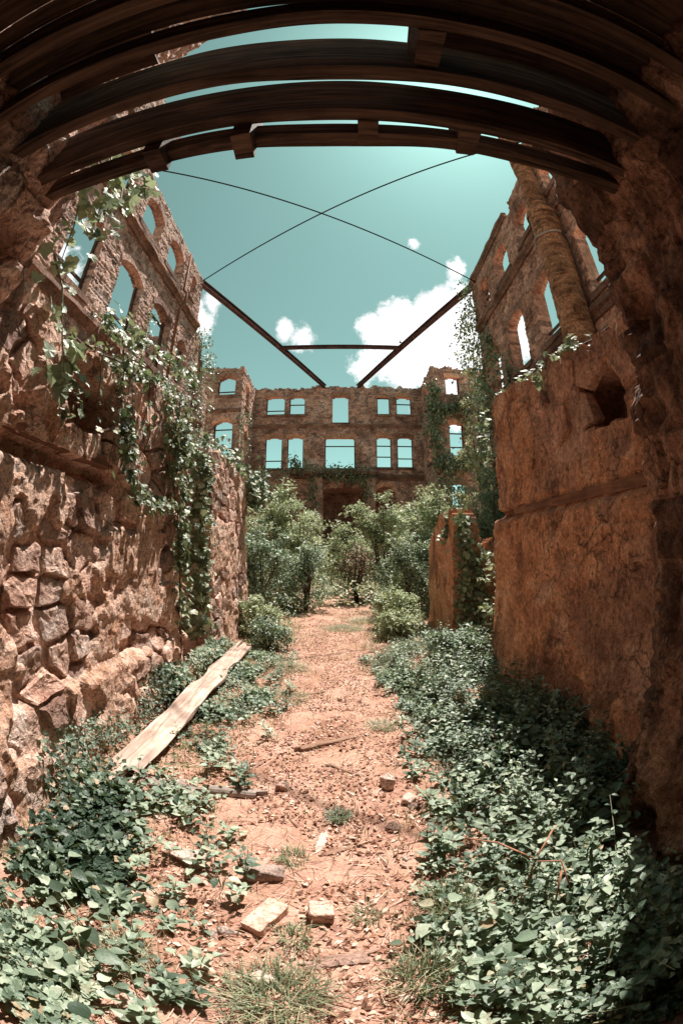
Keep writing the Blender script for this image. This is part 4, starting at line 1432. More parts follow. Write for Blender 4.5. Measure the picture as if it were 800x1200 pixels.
# on the sunlit rubble wall: along the top and hanging strands
ivy_plant('ivy draped over the top of the sunlit rubble wall, one strand hanging to the ground',
          [line3((-1.80, 4.42, 0.05), (-1.76, 4.38, 1.2), (-1.78, 4.3, 2.2), (-1.9, 4.1, 3.2)), line3((-1.95, 2.2, 3.05), (-1.9, 3.2, 3.15), (-1.95, 4.3, 3.28))] + DANGLE,
          [(line3((-2.0, 2.0, 3.02), (-1.92, 2.8, 3.10), (-1.95, 3.5, 3.26), (-1.95, 4.4, 3.28)), 0.13, 2.8),
           (line3((-1.80, 4.40, 3.25), (-1.74, 4.42, 2.5), (-1.76, 4.42, 1.6), (-1.72, 4.42, .8)), 0.12, 2.6),
           (line3((-1.82, 4.0, 3.2), (-1.70, 4.05, 2.75), (-1.72, 4.1, 2.3)), 0.13, 1.3),
           (line3((-1.80, 2.85, 2.95), (-1.74, 2.95, 2.6), (-1.74, 3.1, 2.3), (-1.74, 3.4, 2.05)), 0.09, 1.0),
           (line3((-1.74, 3.4, 2.05), (-1.73, 3.8, 2.0), (-1.72, 4.2, 2.1)), 0.08, .6),
           (line3((-1.82, 2.1, 2.95), (-1.74, 2.15, 2.7), (-1.74, 2.2, 2.45)), 0.09, .5),
           (line3((-1.66, 2.3, 3.20), (-1.60, 3.2, 3.32), (-1.60, 4.3, 3.42)), 0.13, 1.6)] + [(d_[1:], .04, .05) for d_ in DANGLE],
          0.068, M['ivy'], 2700, (.8, -.15, .6), (-1.8, 4.2, 0.0), seed=71)
ivy_plant('ivy covering the end and top of the far rubble stub by the plank end',
          [line3((-1.98, 5.62, 0.05), (-1.98, 5.6, 1.5), (-2.0, 5.65, 3.0))],
          [(line3((-2.0, 5.7, 3.05), (-2.05, 6.4, 3.2), (-2.0, 7.2, 3.12), (-2.0, 8.1, 2.9)), 0.22, 2.6),
           (line3((-1.95, 5.62, 3.1), (-1.93, 5.58, 2.2), (-1.95, 5.58, .5)), 0.15, 3.4),
           (line3((-2.25, 5.62, 3.1), (-2.25, 5.58, 2.2), (-2.2, 5.58, .4)), 0.20, 3.0),
           (line3((-1.78, 7.9, 3.0), (-1.72, 8.1, 2.5)), 0.16, 1.0), (line3((-1.75, 8.2, 3.0), (-1.55, 8.5, 2.75)), 0.25, 1.4)],
          0.08, M['ivy'], 3600, (.4, -.6, .6), (-1.98, 5.62, 0.0), seed=72)
ivy_plant('sparse pale leaves growing along the top edge of the shaded plastered wall',
          [line3((1.95, 2.3, 3.12), (1.95, 3.2, 3.26), (1.95, 4.6, 3.42))],
          [(line3((1.86, 2.45, 3.18), (1.86, 3.0, 3.24), (1.86, 3.5, 3.28)), 0.07, 2.4), (line3((1.88, 3.5, 3.30), (1.88, 4.65, 3.44)), 0.06, 1.1),
           (line3((1.76, 3.3, 3.2), (1.73, 3.25, 3.02)), 0.05, .3), (line3((1.74, 4.68, 3.3), (1.72, 4.7, 2.6)), 0.06, .5)],
          0.070, M['ivy_pale'], 240, (-.4, -.5, .8), (1.95, 3.2, 3.1), seed=73)
ivy_plant('dark ivy covering the shaded end of the orange plaster stub',
          [line3((2.05, 6.86, 0.05), (2.03, 6.86, 1.2), (2.05, 6.86, 2.2))],
          [(line3((2.02, 6.86, 2.2), (2.05, 6.84, 1.3), (2.02, 6.84, .3)), 0.14, 2.2), (line3((1.84, 7.2, 2.25), (1.82, 7.4, 1.8)), 0.09, .5),
           (line3((2.3, 6.85, 1.6), (2.3, 6.85, .3)), .16, 1.2), (line3((1.95, 7.0, 2.3), (2.05, 8.0, 2.25)), .1, .6)],
          0.075, M['ivy'], 1500, (-.3, -.8, .4), (2.05, 6.86, 0.0), seed=74)
# far ivy
ivy_plant('ivy heaped on the ledge above the dark doorway of the back building',
          [], [(line3((-5.0, 24.6, 6.1), (-2, 24.3, 6.35), (1.8, 24.35, 6.3)), .38, 3), (line3((-2.9, 24.5, 7.0), (-2.5, 24.3, 6.3)), .3, .8), (line3((-1.6, 24.4, 6.0), (-1.6, 24.3, 4.2)), .4, 1.2), (line3((1.4, 24.4, 6.0), (1.6, 24.3, 4.4)), .4, 1.2),
               (line3((-1.2, 24.3, 5.9), (1.2, 24.3, 5.7)), .3, 1.2), (line3((-4.9, 24.7, 6.0), (-4.9, 24.6, 4)), .35, .8)],
          0.20, M['ivy'], 2600, (0, -.5, .8), (0, 24.4, 5.0), seed=75, tpl=SIMPLE)
ivy_plant('ivy curtain hanging on the shaded facade end by the steel beam',
          [line3((4.9, 13.3, 0), (4.9, 13.3, 6), (4.9, 13.2, 11))],
          [(line3((4.95, 13.35, 11.7), (4.9, 13.35, 8.5), (4.85, 13.3, 5), (4.7, 13.2, 1)), .42, 5), (line3((4.9, 12.6, 7.2), (4.85, 12.9, 4), (4.8, 12.9, 1)), .5, 3),
           (line3((4.75, 13.6, 10.6), (4.5, 13.8, 9.4), (4.55, 13.9, 8)), .35, 1.0), (line3((4.95, 12.2, 8.9), (4.93, 12.2, 7.6)), .3, .8), (line3((4.95, 11.0, 7.4), (4.9, 10.6, 5)), .35, .8)],
          0.15, M['ivy'], 8000, (-.7, -.5, .5), (4.9, 13.3, 0.0), seed=76, tpl=SIMPLE)
ivy_plant('vines climbing over the wing of the back building near the shaded facade',
          [line3((5.2, 21.4, 0), (5.3, 21.4, 5), (5.4, 21.4, 10))],
          [(line3((5.0, 21.4, 10.6), (4.9, 21.3, 9.2), (5.2, 21.3, 8.9), (6.6, 21.3, 9.4)), .40, 2.4), (line3((5.0, 21.3, 9.0), (4.8, 21.2, 7.8), (5.2, 21.3, 6.2)), .5, 2.2),
           (line3((6.9, 21.3, 10.4), (6.8, 21.2, 8), (6.6, 21.2, 6)), .45, 2.0), (line3((5.0, 21.2, 6.1), (6.8, 21.1, 6.0)), .5, 2.4), (line3((5.2, 21.2, 5.2), (6.6, 21, 4.2), (5.2, 21, 3)), .7, 3)],
          0.21, M['ivy'], 6500, (-.1, -.6, .7), (5.2, 21.4, 0.0), seed=77, tpl=SIMPLE)
ivy_plant('ivy on the lower broken end of the sunlit facade',
          [], [(line3((-5.1, 13.1, 9.4), (-5.0, 13.8, 8.8), (-5.0, 14.6, 8.2)), .3, 2), (line3((-5.0, 13.6, 8.6), (-5.0, 13.8, 5), (-5.0, 13.8, 2)), .45, 3), (line3((-5.05, 12.8, 6.6), (-5.0, 12.9, 3)), .4, 1.5), (line3((-5.1, 9.1, 8.0), (-5.1, 9.0, 6.6), (-5.05, 8.0, 6.3), (-5.05, 6.4, 6.3)), .16, 1.2), (line3((-5.1, 10.2, 6.35), (-5.05, 12.5, 6.35)), .16, .8)],
          0.13, M['ivy'], 2600, (.8, -.3, .5), (-5.1, 13.6, 4.0), seed=78, tpl=SIMPLE)
ivy_plant('vine climbing the inner corner of the wing near the sunlit facade',
          [], [(line3((-5.35, 21.5, 9.0), (-5.3, 21.4, 7), (-5.35, 21.4, 5)), .16, 1.6), (line3((-5.2, 22.6, 9.2), (-5.2, 22.8, 7)), .2, .6), (line3((-6.6, 21.4, 6.2), (-7.0, 21.3, 5)), .5, 1)],
          0.16, M['ivy'], 700, (.3, -.7, .5), (-5.35, 21.4, 5.0), seed=79, tpl=SIMPLE)


# near pale vine with big leaves, each leaf an object of its own
def near_vine():
    rs = random.Random(4)
    root = empty('hanging_vine', (-1.75, 1.55, 3.6), 'pale broad-leaved vine hanging from the jamb in front of the sunlit facade', 'vine')
    lm = [mesh_np('leaf', *IVY, tint=np.full(len(IVY[0]), t)) for t in (0.0, 0.1)]
    strands = [[(-1.72, 1.50, 4.55), (-1.66, 1.62, 4.25), (-1.64, 1.72, 3.95), (-1.66, 1.75, 3.65)],
               [(-1.78, 1.62, 4.60), (-1.70, 1.85, 4.45), (-1.66, 1.95, 4.10), (-1.67, 1.92, 3.85)],
               [(-1.75, 1.45, 4.2), (-1.70, 1.50, 3.9), (-1.68, 1.58, 3.55), (-1.70, 1.62, 3.3)],
               [(-1.78, 1.8, 4.7), (-1.66, 2.1, 4.62), (-1.62, 2.2, 4.4)],
               [(-1.78, 1.60, 3.35), (-1.72, 1.75, 3.15), (-1.72, 1.9, 2.85), (-1.73, 2.05, 2.6)]]
    mb = MB()
    for st in strands: mb.tube(st, [0.008, .007, .006, .004][:len(st)], 5)
    part('stem', mb.mesh('stem', True), M['stem'], root)
    for k in range(170):
        st = strands[rs.choice([0, 0, 1, 1, 2, 3, 4])]
        t = rs.random() * (len(st) - 1); i = min(int(t), len(st) - 2)
        p = Vector(st[i]).lerp(Vector(st[i + 1]), t - i) + Vector((rs.gauss(0.02, .05), rs.gauss(0, .10), rs.gauss(0, .08)))
        nrm = Vector((rs.gauss(.75, .4), rs.gauss(-.35, .4), rs.gauss(.45, .4))).normalized()
        o = obj('leaf', lm[k % 2], M['ivy_pale'], root)
        R = nrm.to_track_quat('Z', 'Y').to_matrix().to_4x4() @ Matrix.Rotation(rs.uniform(-.7, .7) + math.pi * 0, 4, 'Z')
        o.matrix_parent_inverse = Matrix.Translation(-Vector(root.location))
        # leaf tip downward
        dn = Vector((0, 0, -1)) - nrm * nrm.dot(Vector((0, 0, -1))); dn = (dn + Vector((rs.gauss(0, .3), rs.gauss(0, .3), 0))).normalized()
        dn = (dn - nrm * dn.dot(nrm)).normalized()
        b = dn.cross(nrm)
        R = Matrix((b, dn, nrm)).transposed().to_4x4()
        s = rs.uniform(.07, .145)
        o.matrix_basis = Matrix.Translation(p) @ R @ Matrix.Scale(s, 4)


near_vine()


# ---- shrubs and small trees
def shrub(label, x, y, top, rx, n, leaf, mat, seed, base=0.1, trunk=0.035, name='shrub', cat='shrub', stems=6):
    rng = np.random.default_rng(seed)
    rs = random.Random(seed)
    n = int(n * 1.3)
    root = empty(name, (x, y, 0), label, cat)
    mb = MB()
    tips = []
    for k in range(stems):
        a = rs.uniform(0, 6.28); r = rx * rs.uniform(.25, .85)
        tx, ty, tz = x + r * math.cos(a), y + r * math.sin(a), top * rs.uniform(.55, .98)
        if k == 0: tx, ty, tz = x + rs.uniform(-.1, .1) * rx, y, top * .97
        mid = (x + (tx - x) * .35 + rs.uniform(-.1, .1), y + (ty - y) * .35, tz * .5)
        mb.tube([(x + rs.uniform(-.05, .05), y + rs.uniform(-.05, .05), -.05), mid, (tx, ty, tz)], [trunk, trunk * .7, trunk * .25], 6)
        tips.append((mid, (tx, ty, tz)))
        for q in range(3):
            t = rs.uniform(.3, .9)
            p = Vector(mid).lerp(Vector((tx, ty, tz)), t)
            e = p + Vector((rs.uniform(-1, 1) * rx * .5, rs.uniform(-1, 1) * rx * .5, rs.uniform(-.1, .5) * rx * .6))
            mb.tube([p, e], [trunk * .35, trunk * .15], 5)
            tips.append((tuple(p), tuple(e)))
    part('trunk', mb.mesh('trunk', True), M['bark'], root)
    # clumps round the twig ends and through the crown
    C = []
    for a, b in tips:
        for t in (.45, .75, 1.0):
            C.append(np.array(a) * (1 - t) + np.array(b) * t)
    extra = int(len(C) * 1.5)
    for k in range(extra):
        a = rs.uniform(0, 6.28); zz = rs.uniform(base * .4, .85); r = rx * math.sqrt(rs.random()) * math.sqrt(max(.08, 1 - (zz - .35) ** 2 / .5))
        C.append(np.array([x + r * math.cos(a), y + r * math.sin(a), zz * top]))
    C = np.array(C)
    R = rx * rng.uniform(.11, .30, len(C))
    w = R ** 2 / np.sum(R ** 2)
    ci = rng.choice(len(C), n, p=w)
    d = rng.normal(size=(n, 3)); d /= np.linalg.norm(d, axis=1)[:, None]
    P = C[ci] + d * (R[ci] * rng.random(n) ** .45)[:, None] * np.array([1, 1, .75])
    P = P[P[:, 2] > .03]; d = d[:len(P)]
    N_ = np.array([0.1, -.1, .9]) + rng.normal(size=P.shape) * .55
    ct = rng.random(len(C)) * .35
    tint = (rng.random(len(P)) * .65 + ct[ci[:len(P)]])
    me = cloud('crown', P, N_, rng.uniform(leaf * .6, leaf * 1.3, len(P)), SIMPLE, rng, None, 0, np.clip(tint, 0, .99))
    part('crown', me, mat, root)
    return root


G = 'shrubs in the overgrown courtyard'
SH = M['shrub']
shrub('bushy green shrub just past the ivy-topped rubble stub', -2.0, 10.3, 2.3, .95, 5200, .09, M['shrub_deep'], 201)
shrub('tallest pointed shrub in front of the back building windows', -1.55, 13.2, 3.75, 1.15, 6500, .105, SH, 202, trunk=.05)
shrub('wide shrub behind the rubble stub, below the sunlit wing', -3.5, 13.8, 3.3, 1.3, 5000, .11, M['shrub_yellow'], 203)
shrub('low rounded shrub where the dirt path ends, next to the tall pointed one', -.95, 11.3, 1.75, .75, 3600, .08, M['shrub_deep'], 204)
shrub('pale leafy shrub in front of the arched ground-floor window', 1.35, 14.0, 3.45, 1.1, 5200, .105, SH, 205, trunk=.045)
shrub('tall shrub behind the orange plaster stub', 2.7, 12.2, 3.4, 1.2, 5600, .12, SH, 206, trunk=.05)
shrub('bushy shrub between the path end and the orange plaster stub', 1.65, 10.2, 2.0, .85, 4000, .085, M['shrub_deep'], 207)
shrub('rusty brown leaved shrub beneath the dark doorway', .45, 12.9, 1.9, .60, 1100, .08, M['red_leaf'], 208, stems=9)
shrub('dense shrub against the shaded facade end', 4.1, 10.8, 3.6, .9, 4400, .10, M['shrub_deep'], 209)
shrub('tall slender tree reaching past the windows of the vine-clad wing', 5.35, 15.2, 9.6, .95, 5200, .12, M['shrub_yellow'], 210, trunk=.09, name='slender_tree', cat='tree', stems=4)
shrub('leafy sapling in front of the vine-clad wing', 3.6, 17.8, 4.3, 1.2, 3600, .13, M['shrub_yellow'], 211, trunk=.05, name='sapling', cat='tree', stems=5)
shrub('young tree before the wing beside the sunlit facade', -5.0, 17.0, 5.0, 1.4, 4200, .13, SH, 212, trunk=.05, name='sapling', cat='tree', stems=5)
shrub('low leafy bush crowding the foot of the orange plaster stub', 1.05, 7.6, .50, .45, 2200, .075, SH, 213, base=.05, trunk=.015)
shrub('low bush in the gap between the plastered wall and its stub', 1.62, 5.5, .55, .42, 2000, .075, M['leaf'], 214, base=.05, trunk=.015)
shrub('small dark bush at the far end of the long plank', -1.15, 6.75, .50, .35, 1500, .06, M['leaf'], 215, base=.05, trunk=.012)
shrub('bush at the foot of the ivy-topped rubble stub', -1.55, 7.6, .75, .45, 2200, .07, SH, 216, base=.05, trunk=.015)
shrub('low bush on the path edge beyond the orange plaster stub', 1.1, 8.6, .85, .5, 2200, .075, SH, 217, base=.05, trunk=.015)
shrub('dark shrub in the room beyond the plastered wall gap', 2.7, 5.7, 2.2, .7, 2600, .085, SH, 218)
shrub('spreading shrub before the dark doorway, beside the rusty one', 0.2, 16.5, 2.6, 1.1, 3200, .11, SH, 219)
shrub('shrub below the broken end of the sunlit facade', -4.6, 11.2, 3.0, 1.1, 3600, .105, SH, 220)




# ---- foreground weeds, each leaf a part
def weed_proto(kind, seed):
    rs = random.Random(seed)
    items = []
    mb = MB()
    if kind == 'tall':
        h = rs.uniform(.30, .46)
        bend = (rs.uniform(-.08, .08), rs.uniform(-.08, .08))
        pts = [(bend[0] * t * t, bend[1] * t * t, h * t) for t in (0, .33, .66, 1)]
        mb.tube(pts, [.005, .004, .0035, .002], 5)
        n = rs.randint(11, 15)
        for k in range(n):
            t = .25 + .75 * k / (n - 1)
            a = k * 2.4 + rs.uniform(-.3, .3)
            s = rs.uniform(.075, .12) * (1.15 - .45 * t)
            items.append(((bend[0] * t * t, bend[1] * t * t, h * t), a, rs.uniform(-.15, .45), s))
    else:
        n = rs.randint(7, 11)
        for k in range(n):
            a = k * 2.4 + rs.uniform(-.4, .4); r = rs.uniform(.05, .15); z = rs.uniform(.10, .24)
            e = (r * math.cos(a), r * math.sin(a), z)
            mb.tube([(0, 0, -.02), (e[0] * .4, e[1] * .4, z * .7), e], [.0035, .003, .002], 5)
            items.append((e, a, rs.uniform(-.35, .25), rs.uniform(.075, .125)))
    return mb.mesh('stem', True), items


LEAF_ME = [mesh_np('leaf', *ovate(6, c, f_, w), tint=np.full(21, 0.0), smooth=True) for c, f_, w in ((.25, .10, .36), (.15, .14, .32), (.32, .06, .40))]
WEEDS = [weed_proto('tall', 1), weed_proto('tall', 2), weed_proto('low', 3), weed_proto('low', 4), weed_proto('tall', 5)]
weed_spots = [  # x, y, proto, scale, label
    (.86, 1.02, 3, 1.35, 'large-leaved weed beside the bent dry bramble stems'), (1.00, 1.12, 2, 1.3, 'weed with drooping broad leaves by the dark jamb foot'),
    (.40, 1.16, 2, 1.0, 'weed of rounded leaves leaning over the path edge'), (.27, 1.00, 3, .6, 'smallest round-leaved weed standing alone on the dirt'),
    (1.02, 1.95, 0, 1.0, 'upright weed catching the sun before the deep wall shade'), (1.18, 2.25, 1, .9, 'slender upright weed at the edge of the wall shade'),
    (.88, 2.35, 4, 1.05, 'upright leafy weed between path and plastered wall'), (.72, 1.55, 0, .9, 'leafy weed above the dense ground cover'),
    (1.22, 1.72, 1, .9, 'upright weed touching the sunlit jamb edge'), (.98, 1.42, 4, .85, 'bright weed in the thick of the ground cover'),
    (.62, .98, 2, 1.1, 'low broad-leaved weed among dark ground cover'), (.74, .74, 3, 1.2, 'broad-leaved weed lying in the jamb shadow edge'),
    (.52, .72, 2, .95, 'spreading weed next to the grassy path edge'), (1.28, 3.0, 0, 1.1, 'tall weed standing in the shade of the plastered wall'),
    (1.45, 3.6, 1, 1.2, 'tall shaded weed close to the plastered wall foot'), (1.1, 4.2, 4, 1.1, 'tall weed before the end of the plastered wall'),
    (-1.02, .86, 3, 1.1, 'broad-leaved weed amid ivy near the rough jamb foot'), (-.92, .66, 2, 1.2, 'lush broad-leaved weed close to the dry grass tuft'),
    (-1.22, 1.12, 2, 1.0, 'weed with round leaves beside the rough jamb foot'), (-.78, 1.22, 3, .8, 'small weed in the ivy patch by the flat pink stones'),
    (-1.10, 1.62, 2, .9, 'round-leaved weed in front of the rubble wall foot'), (-.55, 1.42, 3, .8, 'weed next to the flat pale slab'),
    (-.50, 1.62, 2, .65, 'little weed between the two pale slabs'), (-1.2, 2.0, 3, .9, 'weed by the near end of the long plank'),
    (-.98, 2.1, 2, .8, 'weed below the grey broken board'), (-.85, .48, 3, 1.1, 'broad-leaved weed nearest the ivy-dark corner'),
]


def place_weeds():
    for k, (x, y, w, sc, lab) in enumerate(weed_spots):
        me, items = WEEDS[w]
        z = float(ground_z(np.array([x]), np.array([y]))[0]) - .01
        root = empty('leafy_weed', (x, y, z), lab, 'weed', 'leafy weeds in the foreground')
        root.rotation_euler = (0, 0, random.uniform(0, 6.28)); sc *= .75; root.scale = (sc, sc, sc)
        obj('stem', me, M['stem'], root)
        for q, (p, a, pitch, s) in enumerate(items):
            o = obj('leaf', LEAF_ME[q % 3], M['leaf'], root)
            o.location = p; o.rotation_euler = (pitch, random.uniform(-.3, .3), a - math.pi / 2); o.scale = (s, s, s)


place_weeds()


# ------------------------------------------------------------------ loose things on the ground
def rock_mesh(name, size, seed, sub=2, flat=0.0, rough=0.05):
    """angular broken stone: hull of random points, edges worn, faces pitted"""
    import bmesh
    rs = random.Random(seed)
    bm = bmesh.new()
    for k in range(18):
        v = Vector((rs.uniform(-1, 1), rs.uniform(-1, 1), rs.uniform(-1, 1)))
        v = v / max(abs(v.x), abs(v.y), abs(v.z)) * rs.uniform(.78, 1.0)
        bm.verts.new(v)
    h = bmesh.ops.convex_hull(bm, input=bm.verts[:])
    bmesh.ops.delete(bm, geom=[g for g in h['geom_interior'] if isinstance(g, bmesh.types.BMVert)], context='VERTS')
    bmesh.ops.bevel(bm, geom=bm.edges[:], offset=.07, segments=1, affect='EDGES')
    bmesh.ops.triangulate(bm, faces=bm.faces[:])
    for _ in range(sub):
        bmesh.ops.subdivide_edges(bm, edges=[e for e in bm.edges if e.calc_length() > (.22 if sub < 4 else .09)], cuts=1)
        bmesh.ops.triangulate(bm, faces=bm.faces[:])
    bm.verts.index_update()
    V = np.array([v.co for v in bm.verts]); F = np.array([[v.index for v in f.verts] for f in bm.faces])
    bm.free()
    V = V * (1 + rough * fbm(V, 2.5, 3 if sub < 4 else 5, seed)[:, None] * 2)
    return mesh_np(name, V * np.array(size) / 2, F, None, False)


def on_ground(x, y): return float(ground_z(np.array([x]), np.array([y]))[0])


def rock(name, x, y, size, rz, label, cat='stone', mat='rock', group=None, seed=None, tilt=0.0, lift=0.0):
    big = max(size) > .28 and mat == 'rubble'
    o = obj(name, rock_mesh(name, size, seed or int(abs(x * 977 + y * 331)), 5 if big else 2, rough=.16 if big else .05), M[mat])
    o.location = (x, y, on_ground(x, y) + size[2] * .38 + lift); o.rotation_euler = (tilt, random.uniform(-.06, .06), rz)
    tag(o, label, cat, group)


def brick(x, y, size, rz, label, tilt=(0, 0), hole=False):
    k = 12
    g = np.linspace(-1, 1, k)
    V, F = [], []
    for ax in range(3):
        for sg in (-1, 1):
            A, B = np.meshgrid(g, g, indexing='ij')
            P = np.empty((k, k, 3)); P[..., ax] = sg; P[..., (ax + 1) % 3] = A; P[..., (ax + 2) % 3] = B
            idx = np.arange(k * k).reshape(k, k) + len(V) * k * k
            Q = np.stack([idx[:-1, :-1], idx[1:, :-1], idx[1:, 1:], idx[:-1, 1:]], -1).reshape(-1, 4)
            V.append(P.reshape(-1, 3)); F.append(Q if sg > 0 else Q[:, ::-1])
    V = np.concatenate(V) * np.array(size) / 2
    h = np.array(size) / 2; r = .009
    c = np.clip(V, -h + r, h - r); d = V - c
    V = c + d / np.maximum(np.linalg.norm(d, axis=1)[:, None], 1e-9) * r
    V = V + V / np.linalg.norm(V, axis=1)[:, None] * (.005 * fbm(V, 30, 3, int(rz * 10)) - .010 * sstep(.25, .6, fbm(V, 16, 2, 7 + int(rz * 10))))[:, None]
    me = mesh_np('brick', V, F, None, False)
    o = obj('brick', me, M['clay'])
    o.location = (x, y, on_ground(x, y) + size[2] * .45); o.rotation_euler = (tilt[0], tilt[1], rz)
    tag(o, label, 'brick')
    return o


brick(-.315, 1.225, (.215, .105, .065), math.radians(62), 'whole pale clay brick lying on the path near the grass', (.03, -.06))
brick(-.085, 1.275, (.105, .105, .085), math.radians(6), 'broken half of a pale clay brick on bare dirt', (.02, .03))
rock('stone_slab', -.77, 1.60, (.26, .12, .07), math.radians(-12), 'long pale stone slab half sunk in creeping ivy', seed=3)
rock('stone_slab', -.36, 1.55, (.20, .10, .08), math.radians(8), 'pale stone lump at the whole brick end', seed=4)
rock('stone', .305, 2.50, (.10, .12, .11), .4, 'pointed pale stone at the right-of-way edge by green weeds'.replace('right-of-way', 'path'), seed=5)
rock('stone', .42, 2.30, (.11, .09, .07), 1.0, 'rounded pale stone beside the pointed stone', seed=6)
rock('stone', -.285, .86, (.12, .10, .05), .3, 'pale flat stone set in the foreground grass tuft', seed=7)
rock('stone', -.46, 1.11, (.085, .065, .05), .2, 'small pale pebble stone beside the whole brick corner', seed=8)
rock('stone', -.72, 1.30, (.15, .11, .04), -.4, 'flat pinkish stone among ivy leaves, smaller of two', mat='clay', seed=9)
rock('stone', -.88, 1.20, (.16, .12, .05), .5, 'flat pinkish stone among ivy leaves, larger of two', mat='clay', seed=10)
rock('stone', -.385, 2.50, (.11, .07, .075), .5, 'dark-sided chunk at the tip of the grey broken board', mat='clay', seed=12)
rock('stone', -1.06, 2.30, (.12, .10, .09), .1, 'grey stone under the near end of the plank', seed=13)


def board(name, x, y, L, w, t, rz, mat, label, cat, seed, z=None, pitch=0.0, roll=0.0, split=True, axis='X'):
    n, k = 26, 7
    s, v = np.meshgrid(np.linspace(-.5, .5, n), np.linspace(-.5, .5, k), indexing='ij')
    q = np.stack([s * L * 3, v * w * 18, s * 0 + seed], -1)
    ends = 0.10 * min(w * 1.6, L * .3) / .1 * vnoise(np.stack([v * 9, v * 0 + seed, np.sign(s)], -1), seed) * (np.abs(s) > .499)
    X = s * L + ends
    Y = v * w + 0.12 * w * vnoise(np.stack([s * 9, v * 0, s * 0], -1), seed + 1) * (np.abs(v) > .3)
    Z = t / 2 + 0.35 * t * vnoise(q, seed + 2) - .25 * t * (np.abs(v) > .49)
    Vt = np.stack([X, Y, Z], -1).reshape(-1, 3)
    Vb = np.stack([X, Y, -Z * .8], -1).reshape(-1, 3)
    idx = np.arange(n * k).reshape(n, k)
    Q = np.stack([idx[:-1, :-1], idx[1:, :-1], idx[1:, 1:], idx[:-1, 1:]], -1).reshape(-1, 4)
    N0 = n * k
    rim = np.concatenate([idx[:, 0], idx[-1, 1:], idx[-2::-1, -1], idx[0, -2:0:-1]])
    r2 = np.roll(rim, -1)
    V = np.concatenate([Vt, Vb])
    if axis == 'Y': V = V[:, [1, 0, 2]] * np.array([-1, 1, 1])
    me = mesh_np(name, V, [Q, Q[:, ::-1] + N0, np.stack([r2, rim, rim + N0, r2 + N0], 1)])
    o = obj(name, me, M[mat])
    o.location = (x, y, (on_ground(x, y) + t * .5) if z is None else z)
    o.rotation_euler = (roll, pitch, rz) if axis == 'X' else (pitch, roll, rz)
    tag(o, label, cat)
    return o


board('plank', -1.445, 4.06, 3.98, .245, .055, math.radians(0.5), 'plank', 'long bleached plank lying along the foot of the rubble wall', 'plank', 31, z=.135, pitch=.012, roll=.06, axis='Y')
board('broken_board', -.70, 2.37, .34, .07, .04, math.radians(4), 'greywood', 'grey weathered broken board poking out of the ivy', 'board', 32)
board('broken_board', -1.08, 2.27, .36, .11, .06, math.radians(-6), 'greywood', 'dark-ended grey board end beneath the long plank', 'board', 33)
board('stick', -.085, 3.24, .60, .06, .03, math.radians(31), 'stick', 'long splintered stick lying across the path', 'stick', 34)
board('stick', .02, 1.84, .21, .035, .022, math.radians(28), 'stick', 'short brown splinter on the dirt by the pale shard', 'stick', 35)
board('wood_shard', -.11, 1.90, .17, .05, .02, math.radians(80), 'rock', 'pale narrow shard on the dirt above the half brick', 'shard', 36)
board('stick', .05, 2.75, .34, .022, .016, math.radians(-38), 'stick', 'thin dark twig near the pointed pale stone', 'stick', 37)
board('stick', -.32, 4.6, .22, .03, .02, math.radians(25), 'stick', 'short twig in the middle of the trodden path', 'stick', 38)
board('wood_shard', .0, 1.0, .22, .07, .02, math.radians(12), 'clay', 'flat reddish chip at the bottom of the path', 'shard', 39)
rs = random.Random(9)
chip_me = [rock_mesh('stone_chip', (1, .75, .4), 40 + k, 2) for k in range(5)]
for k in range(90):
    y = .35 + 5.6 * rs.random() ** 1.5; x = rs.uniform(float(path_left(y)) - .1, float(path_right(y)))
    o = obj('stone_chip', chip_me[k % 5], None)
    if not chip_me[k % 5].materials: chip_me[k % 5].materials.append(M['clay' if k % 2 else 'rock'])
    s = rs.uniform(.018, .055)
    o.scale = (s, s, s); o.location = (x, y, on_ground(x, y) + s * .12 + .004); o.rotation_euler = (rs.uniform(-.2, .2), rs.uniform(-.2, .2), rs.uniform(0, 6.28))
    tag(o, 'small pale stone chip scattered on the dirt path', 'stone chip', 'stone chips on the path')


for k in range(34):
    y = .5 + 6.5 * rs.random() ** 1.3
    side = rs.random() < .5
    x = float(path_left(np.array(y))) + rs.uniform(-.12, .3) if side else float(path_right(np.array(y))) - rs.uniform(-.1, .25)
    sz = rs.uniform(.05, .12)
    o = obj('rubble_stone', rock_mesh('rubble_stone', (sz, sz * rs.uniform(.6, .9), sz * .55), 300 + k), M['rubble' if k % 3 else 'clay'])
    o.location = (x, y, on_ground(x, y) + sz * .06); o.rotation_euler = (rs.uniform(-.3, .3), rs.uniform(-.3, .3), rs.uniform(0, 6.28))
    tag(o, 'half-buried angular rubble stone along the edge of the dirt path', 'stone', 'half-buried rubble on the path edges')
for k in range(26):
    y = .5 + 6.0 * rs.random() ** 1.3; x = rs.uniform(float(path_left(np.array(y))), float(path_right(np.array(y))))
    L_ = rs.uniform(.10, .32); a = rs.uniform(0, 6.28); z = on_ground(x, y)
    mb = MB(); dx, dy = math.cos(a) * L_, math.sin(a) * L_
    mb.tube([(0, 0, .006), (dx * .35 + rs.uniform(-.015, .015), dy * .35 + rs.uniform(-.015, .015), .012), (dx * .7, dy * .7, .009), (dx, dy, .006)], [.004, .0045, .0035, .002], 5)
    o = obj('twig', mb.mesh('twig', True), M['stick']); o.location = (x, y, z)
    tag(o, 'thin dry twig fallen on the dirt path', 'twig', 'twigs on the path')


